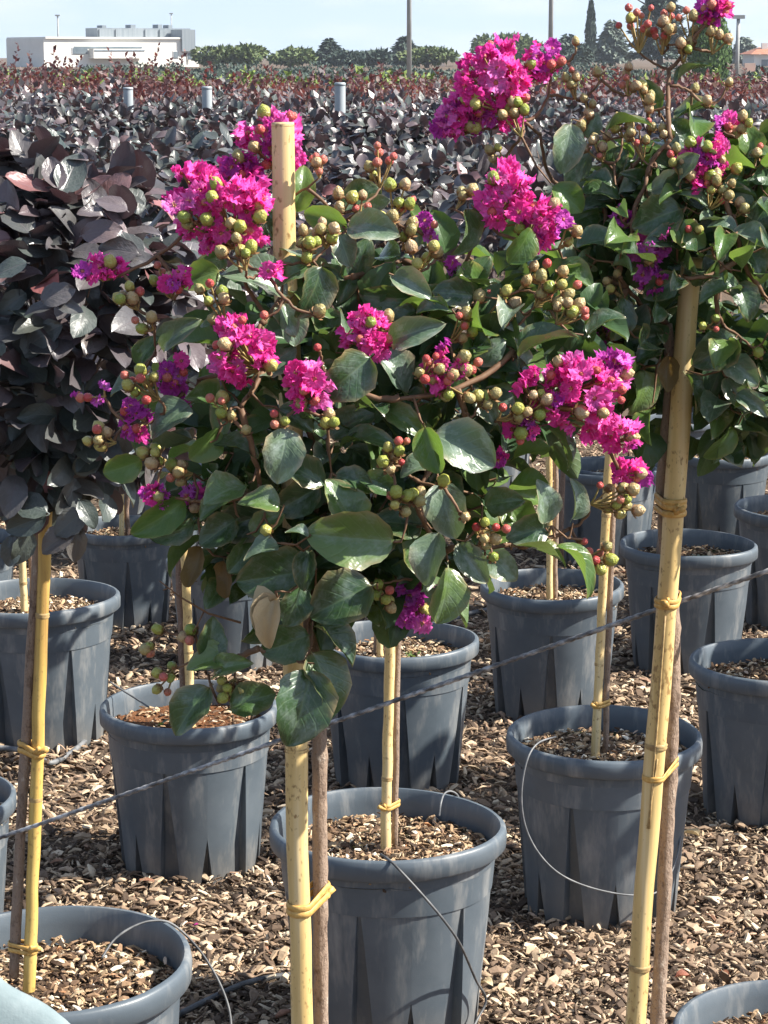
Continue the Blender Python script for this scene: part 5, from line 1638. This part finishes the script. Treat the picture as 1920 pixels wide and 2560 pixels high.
# small weeds on pots
def weed(label, key, px, py, n, size, mat):
    base, s, soil = POTS[key]
    c = at(px, py, base.y)
    c.z = soil.z + 0.002
    mb = MB()
    rs = random.Random(int(px))
    for k in range(n):
        a = rs.uniform(0, 6.28)
        d = Vector((math.cos(a), math.sin(a), rs.uniform(0.3, 1.0))).normalized()
        v, f, uv = leaf_geo(2, 4, 0.5, k, stalk=0)
        side = d.cross(Vector((0, 0, 1))).normalized()
        nr = side.cross(d)
        sz = size * rs.uniform(0.6, 1.1)
        o = c + Vector((rs.uniform(-1, 1), rs.uniform(-.5, .5), 0)) * size * 0.8
        mb.add([o + (side * x + d * y + nr * z) * sz for x, y, z in v], f, 0, uv)
    o = link('weed', mb.mesh('weed', [M[mat]]))
    return tag(o, label, 'weed', 'weeds in the pots')
weed('tiny green weed on the soil beside the right-hand stake', 'D', 1755, 1352, 26, 0.016, 'crape_leaf_grey')
weed('tiny green weed on the soil of the dark pot crossed by the wire', 'H', 1032, 1578, 14, 0.014, 'crape_leaf_bright')
weed('small green seedling on the rusty peat', 'E', 415, 1778, 8, 0.022, 'crape_leaf')

# pale cloth in the lower left corner
c0 = [at(-60, 2400, 1.15), at(20, 2452, 1.15), at(95, 2505, 1.15), at(180, 2568, 1.15), at(260, 2640, 1.15)]
mb = MB()
nu, nv = 10, 16
v = []
for j in range(nv + 1):
    t = j / nv * (len(c0) - 1)
    i = min(int(t), len(c0) - 2)
    e = c0[i].lerp(c0[i + 1], t - i)
    for k in range(nu + 1):
        a = R(-80 + 160 * k / nu)
        off = Vector((-0.05, 0, -0.04)) * (1 - math.cos(a)) * 0.9 + Vector((0, 0.02 * math.sin(a), 0))
        fold = 0.0012 * math.sin(j * 0.6 + k * 0.35)
        v.append(e + off + Vector((fold, 0, fold)))
f = [(j * (nu + 1) + k, (j + 1) * (nu + 1) + k, (j + 1) * (nu + 1) + k + 1, j * (nu + 1) + k + 1) for j in range(nv) for k in range(nu)]
mb.add(v, f)
tag(link('cloth', mb.mesh('cloth', [M['cloth']])), 'pale blue cloth edge slanting through the lower left corner', 'cloth')

# ------------------------------------------------------------------ FAR AWAY: posts, poles, trees, buildings
def z_at(py, Y):
    return at(960, py, Y).z
for px, y0, y1, Y, w, lb in ((320, 218, 262, 10.98, 24, 'steel post stub above the hedge, leftmost of the three'), (517, 216, 275, 9.9, 25, 'steel post stub above the hedge, middle one of three'), (850, 206, 300, 8.85, 27, 'steel post stub above the hedge, rightmost and tallest of three')):
    p = at(px, y0, Y)
    r = w * Y / F_PX / 2
    mb = MB()
    mb.tube([Vector((p.x, Y, ground(Y))), Vector((p.x, Y, p.z - .01))], r, 14, 0, False)
    t = thing('steel_post', lb, 'post', Vector((p.x, Y, ground(Y))), 'galvanised steel posts')
    part('pipe', mb, [M['galvanised']], t)
    mb = MB()
    mb.tube([Vector((p.x, Y, p.z - .012)), Vector((p.x, Y, p.z - .004)), Vector((p.x, Y, p.z))], [r * 1.05, r * 1.05, r * 0.9], 14)
    part('cap', mb, [M['galvanised']], t)

def pole(px, ytop, Y, w, label, lamp=False):
    p = at(px, ytop, Y)
    r = w * Y / F_PX / 2
    b = Vector((p.x, Y, ground(Y)))
    t = thing('lamp_pole', label, 'pole', b, 'tall poles')
    mb = MB()
    mb.tube([b, Vector((p.x, Y, p.z))], [r * 1.15, r * 0.85], 10)
    part('shaft', mb, [M['pole']], t)
    mb = MB()
    mb.tube([b, b + Vector((0, 0, 0.25))], [r * 2.2, r * 1.6], 10)
    part('base', mb, [M['pole']], t)
    mb = MB()
    z = p.z
    mb.box((p.x - r * 3, Y - r * 1.6, z - r * 0.2), (p.x + r * 3, Y + r * 1.6, z + r * 1.6))
    part('lamp_head', mb, [M['pole']], t, False)
pole(1024, -420, 95, 11, 'tall thin pole rising above the centre of the hedge')
pole(1384, -420, 95, 11, 'tall thin pole beside the tallest magenta cluster')
pole(1846, 46, 120, 10, 'thin pole standing near the red-roofed house at far right', True)
pole(144, 40, 290, 4, 'faint mast above the left end of the white building')
pole(428, 35, 290, 3, 'faint mast above the right end of the white building')

def far_tree(name, label, px, ytop, width, Y, kind, mat, n=1100, group='trees on the skyline', seed=0):
    n = int(n * 1.7)
    rg = np.random.default_rng(seed + int(px))
    top = at(px, ytop, Y)
    bz = ground(Y)
    H = top.z - bz
    rad = width * Y / F_PX / 2
    q = Y / F_PX
    t = thing(name, label, 'tree', Vector((top.x, Y, bz)), group)
    mb = MB()
    mb.tube([Vector((top.x, Y, bz)), Vector((top.x + 0.05, Y, bz + H * 0.5)), Vector((top.x, Y, bz + H * 0.94))], [max(rad * 0.09, 0.08), max(rad * 0.06, 0.06), 0.03], 7)
    if kind in ('round', 'cedar'):
        for k in range(7):
            a = rg.uniform(0, 6.28); h = rg.uniform(0.35, 0.75)
            mb.tube([Vector((top.x, Y, bz + H * h * 0.8)), Vector((top.x + math.cos(a) * rad * 0.7, Y + math.sin(a) * rad * 0.7, bz + H * h))], [rad * 0.04, rad * 0.015], 5)
    part('trunk', mb, [M['far_trunk']], t)
    u = rg.random(n)
    a = rg.uniform(0, 2 * np.pi, n)
    if kind == 'column':
        h = 0.06 + 0.94 * u
        prof = np.where(h < 0.25, 0.75 + h, 1.0) * np.clip((1 - h) * 2.2, 0, 1) ** 0.6
        r = rad * prof * rg.uniform(0.6, 1.05, n)
        d = np.stack([np.cos(a) * 0.3, np.sin(a) * 0.3, np.ones(n)], 1) + rg.normal(0, 0.15, (n, 3))
        size = rg.uniform(6, 12, n) * q
    elif kind in ('cone', 'cedar'):
        h = 0.1 + 0.9 * (1 - np.sqrt(u)) ** (1.0 if kind == 'cone' else 0.8)
        tiers = np.abs(((h * (11 if kind == 'cone' else 8)) % 1.0) - 0.5) * 2
        lob = 0.75 + 0.3 * np.sin(a * 5 + np.floor(h * 9) * 1.7)
        r = rad * (1 - h) ** (0.85 if kind == 'cone' else 0.6) * (0.62 + 0.42 * tiers) * lob * np.sqrt(rg.uniform(0.25, 1.0, n))
        d = np.stack([np.cos(a), np.sin(a), np.full(n, -0.12)], 1) + rg.normal(0, 0.25, (n, 3))
        size = rg.uniform(8, 18, n) * q
    else:
        lobes = rg.normal(0, 1, (9, 3)); lobes /= np.linalg.norm(lobes, axis=1, keepdims=True)
        lc = lobes * np.array([0.6, 0.6, 0.5]); li = rg.integers(0, 9, n)
        v = rg.normal(0, 1, (n, 3)); v /= np.linalg.norm(v, axis=1, keepdims=True)
        pt = lc[li] + v * rg.uniform(0.3, 0.5, n)[:, None]
        pos = np.array([top.x, Y, bz + H * 0.6]) + pt * np.array([rad, rad, H * 0.42])
        d = v + rg.normal(0, 0.6, (n, 3))
        size = rg.uniform(7, 15, n) * q
    if kind != 'round':
        pos = np.stack([top.x + r * np.cos(a), Y + r * np.sin(a), bz + H * h], 1)
    nr = np.stack([np.cos(a), np.sin(a), np.full(n, 0.7)], 1) + rg.normal(0, 0.4, (n, 3))
    quad = ([(-0.35, 0.3, 0.05), (0, 0, 0), (0.35, 0.3, 0.05), (0, 1, -0.1)], [(0, 1, 2, 3)], [(0, 0), (1, 0), (1, 1), (0, 1)])
    me = scatter_mesh('crown', quad[0], quad[1], quad[2], frames(d, nr) * size[:, None, None], pos - np.array([top.x, Y, bz]), [M[mat]])
    link('crown', me, t)['kind'] = 'stuff'

far_tree('cypress_tree', 'slender dark cypress spire, the narrowest tree on the skyline', 1478, 8, 24, 260, 'column', 'fir', 900)
far_tree('cypress_tree', 'broad bright green columnar cypress on the right of the skyline', 1776, 8, 104, 110, 'column', 'cypress_green', 3200)
far_tree('cedar_tree', 'big dark blue-green cedar cut by the top of the picture', 1655, -70, 190, 240, 'cedar', 'fir', 3400)
far_tree('fir_tree', 'pale grey-green conifer between the slender cypress and the dark cedar', 1530, 48, 130, 280, 'cone', 'pale_fir', 1600)
far_tree('fir_tree', 'hazy blue conifer beside the pole near the red roof', 1862, 92, 110, 300, 'cone', 'pale_fir', 1300)
far_tree('fir_tree', 'dark conifer just left of the slender cypress', 1420, 84, 150, 250, 'cone', 'fir', 1300)
far_tree('fir_tree', 'spiky conifer above the middle of the hedge, left of the centre pole', 822, 96, 110, 260, 'cone', 'fir', 1300)
far_tree('fir_tree', 'spiky conifer right behind the centre pole', 1012, 88, 110, 260, 'cone', 'fir', 1300)
far_tree('broadleaf_tree', 'round green tree just right of the white building', 545, 116, 150, 230, 'round', 'broad', 1300)
far_tree('broadleaf_tree', 'second round green tree right of the white building', 622, 114, 130, 230, 'round', 'broad', 1300)
far_tree('broadleaf_tree', 'low round tree left of the spiky conifers', 730, 124, 120, 240, 'round', 'broad', 1200)
far_tree('broadleaf_tree', 'small round tree between the two spiky conifers', 930, 124, 110, 250, 'round', 'fir', 1100)
far_tree('broadleaf_tree', 'round green tree right of the centre pole', 1068, 118, 140, 240, 'round', 'broad', 1200)
far_tree('broadleaf_tree', 'pale olive tree behind the tallest magenta cluster', 1262, 88, 190, 280, 'round', 'broad', 1600)
far_tree('broadleaf_tree', 'small round tree beside the right spiky conifer', 870, 132, 100, 240, 'round', 'fir', 1000)
far_tree('broadleaf_tree', 'low tree under the dark conifer by the slender cypress', 1400, 108, 160, 220, 'round', 'fir', 1200)

# white flat-roofed building on the left
Yb = 255.0
def bx(t, name, px0, py0, px1, py1, mat, y0=0.0, depth=8.0, par=None):
    a, b = at(px0, py1, Yb), at(px1, py0, Yb)
    mb = MB()
    mb.box((a.x, Yb + y0, a.z), (b.x, Yb + y0 + depth, b.z))
    return part(name, mb, [M[mat]], par or t, False)
bpos = at(250, 186, Yb)
bt_ = thing('office_building', 'white flat-roofed modern building with grey rooftop level behind the hedge', 'building', Vector((bpos.x, Yb, ground(Yb))))
wl = bx(bt_, 'wall', 112, 96, 452, 200, 'white_wall', 0, 11.4)
bx(bt_, 'end_block', 452.5, 116, 488, 205, 'white_wall', 0.3, 9)
rl = bx(bt_, 'rooftop_level', 262, 68, 492, 94, 'metal_clad', 3.0, 3.4)
bx(bt_, 'rooftop_tower', 440, 72, 472, 128, 'metal_clad', -0.4, 3, rl)
bx(bt_, 'roof_parapet', 112, 92, 452, 96.5, 'white_wall', -0.25, 11.9)
for x0, x1, y0, y1 in ((282, 292, 61, 68), (352, 364, 59, 68), (420, 430, 58, 68), (446, 456, 59, 68)):
    bx(bt_, 'roof_vent', x0, y0, x1, y1, 'metal_clad', 4.0, 1.5, rl)
for x0, x1 in ((266, 300), (306, 336), (378, 408), (414, 446), (452, 486)):
    bx(bt_, 'panel', x0, 71, x1, 92, 'metal_clad', 2.85, 0.12, rl)
for x0, y0, x1, y1, par in ((176, 118, 214, 136, wl), (420, 127, 434, 146, wl), (455, 130, 470, 150, wl)):
    f_ = bx(bt_, 'window', x0, y0, x1, y1, 'grey_wall', -0.06 if par is wl else 0.52, 0.05)
    bx(bt_, 'pane', x0 + 2, y0 + 2, x1 - 2, y1 - 1.5, 'glass', -0.1 if par is wl else 0.48, 0.03, f_)
f_ = bx(bt_, 'balcony', 216, 122, 340, 146, 'white_wall', -1.4, 1.3)
bx(bt_, 'railing', 218, 124, 338, 128, 'metal_clad', -1.46, 0.05, f_)
f_ = bx(bt_, 'window_strip', 180, 116, 344, 121, 'glass', -0.07, 0.05)

a_, b_2 = at(112, 111, Yb), at(112, 136, Yb)
for yy in (2.2, 5.8):                                     # windows of the shaded side
    mb = MB(); mb.box((a_.x - 0.05, Yb + yy, b_2.z), (a_.x - 0.005, Yb + yy + 1.6, a_.z))
    f_ = part('window', mb, [M['grey_wall']], bt_, False)
    mb = MB(); mb.box((a_.x - 0.08, Yb + yy + 0.12, b_2.z + 0.1), (a_.x - 0.055, Yb + yy + 1.48, a_.z - 0.1))
    part('pane', mb, [M['glass']], f_, False)
piv = Vector((a_.x, Yb, ground(Yb)))
bt_.matrix_basis = Matrix.Translation(piv) @ Matrix.Rotation(R(30), 4, 'Z') @ Matrix.Scale(1.14, 4, (1, 0, 0)) @ Matrix.Translation(-piv) @ bt_.matrix_basis

def house(label, px0, px1, py_eave, py_ridge, Y, wall='house_wall', roof='roof_tile', cat='house'):
    a, b = at(px0, py_eave, Y), at(px1, py_eave, Y)
    rz = at(px0, py_ridge, Y).z
    g0 = ground(Y)
    t = thing('house', label, cat, Vector(((a.x + b.x) / 2, Y, g0)), 'houses beyond the field')
    mb = MB()
    mb.box((a.x, Y, g0), (b.x, Y + 9, a.z))
    w_ = part('wall', mb, [M[wall]], t, False)
    mb = MB()
    o = 0.5
    z = a.z + 0.02
    v = [(a.x - o, Y - o, z), (b.x + o, Y - o, z), (b.x + o, Y + 9 + o, z), (a.x - o, Y + 9 + o, z), (a.x + 1.2, Y + 4.5, rz), (b.x - 1.2, Y + 4.5, rz)]
    mb.add(v, [(0, 1, 5, 4), (1, 2, 5), (2, 3, 4, 5), (3, 0, 4), (3, 2, 1, 0)])
    r_ = part('roof', mb, [M[roof]], t, False)
    mb = MB()
    cx = a.x * 0.65 + b.x * 0.35
    mb.box((cx - 0.35, Y + 3.2, a.z), (cx + 0.35, Y + 3.9, rz + 0.5))
    part('chimney', mb, [M[wall]], r_, False)
    for k in (0.25, 0.6, 0.85):
        x = a.x + (b.x - a.x) * k
        mb = MB(); mb.box((x - 0.5, Y - 0.06, a.z - 1.7), (x + 0.5, Y + 0.0, a.z - 0.5))
        f2 = part('window', mb, [M['white_wall']], t, False)
        mb = MB(); mb.box((x - 0.4, Y - 0.09, a.z - 1.6), (x + 0.4, Y - 0.065, a.z - 0.6))
        part('pane', mb, [M['glass']], f2, False)
house('pale house with a bright red tiled roof at the right edge of the skyline', 1886, 1990, 136, 118, 280, 'white_wall')
house('low house with a red tiled roof below the red-roofed pale one', 1850, 1975, 203, 178, 150)
house('low shed with a sandy roof behind the hedge at far right', 1838, 1940, 232, 196, 120, 'house_wall', 'shed_roof', 'shed')
house('small reddish house peeping out right of the centre pole', 1090, 1136, 178, 166, 270, 'house_wall')
house('small reddish house peeping out left of the tallest magenta cluster', 950, 1002, 184, 172, 265, 'house_wall')
house('low house with a red roof left of the spiky conifers', 880, 925, 186, 176, 275, 'house_wall')

hz = MB()
hz.box((-310, -36, -1.6), (310, 915, 20))
hzo = link('haze', hz.mesh('haze', [], False))
hm, nt, out = new_mat('haze')
pv = N(nt, 'ShaderNodeVolumePrincipled')
pv.inputs['Color'].default_value = (0.86, 0.92, 1.0, 1)
pv.inputs['Density'].default_value = 0.0003
pv.inputs['Anisotropy'].default_value = 0.3
L(nt, pv.outputs[0], out.inputs['Volume'])
hzo.data.materials.append(hm)
hzo['kind'] = 'stuff'

print('objects', len(bpy.data.objects), 'tris', sum(len(o.data.polygons) for o in bpy.data.objects if o.type == 'MESH'))
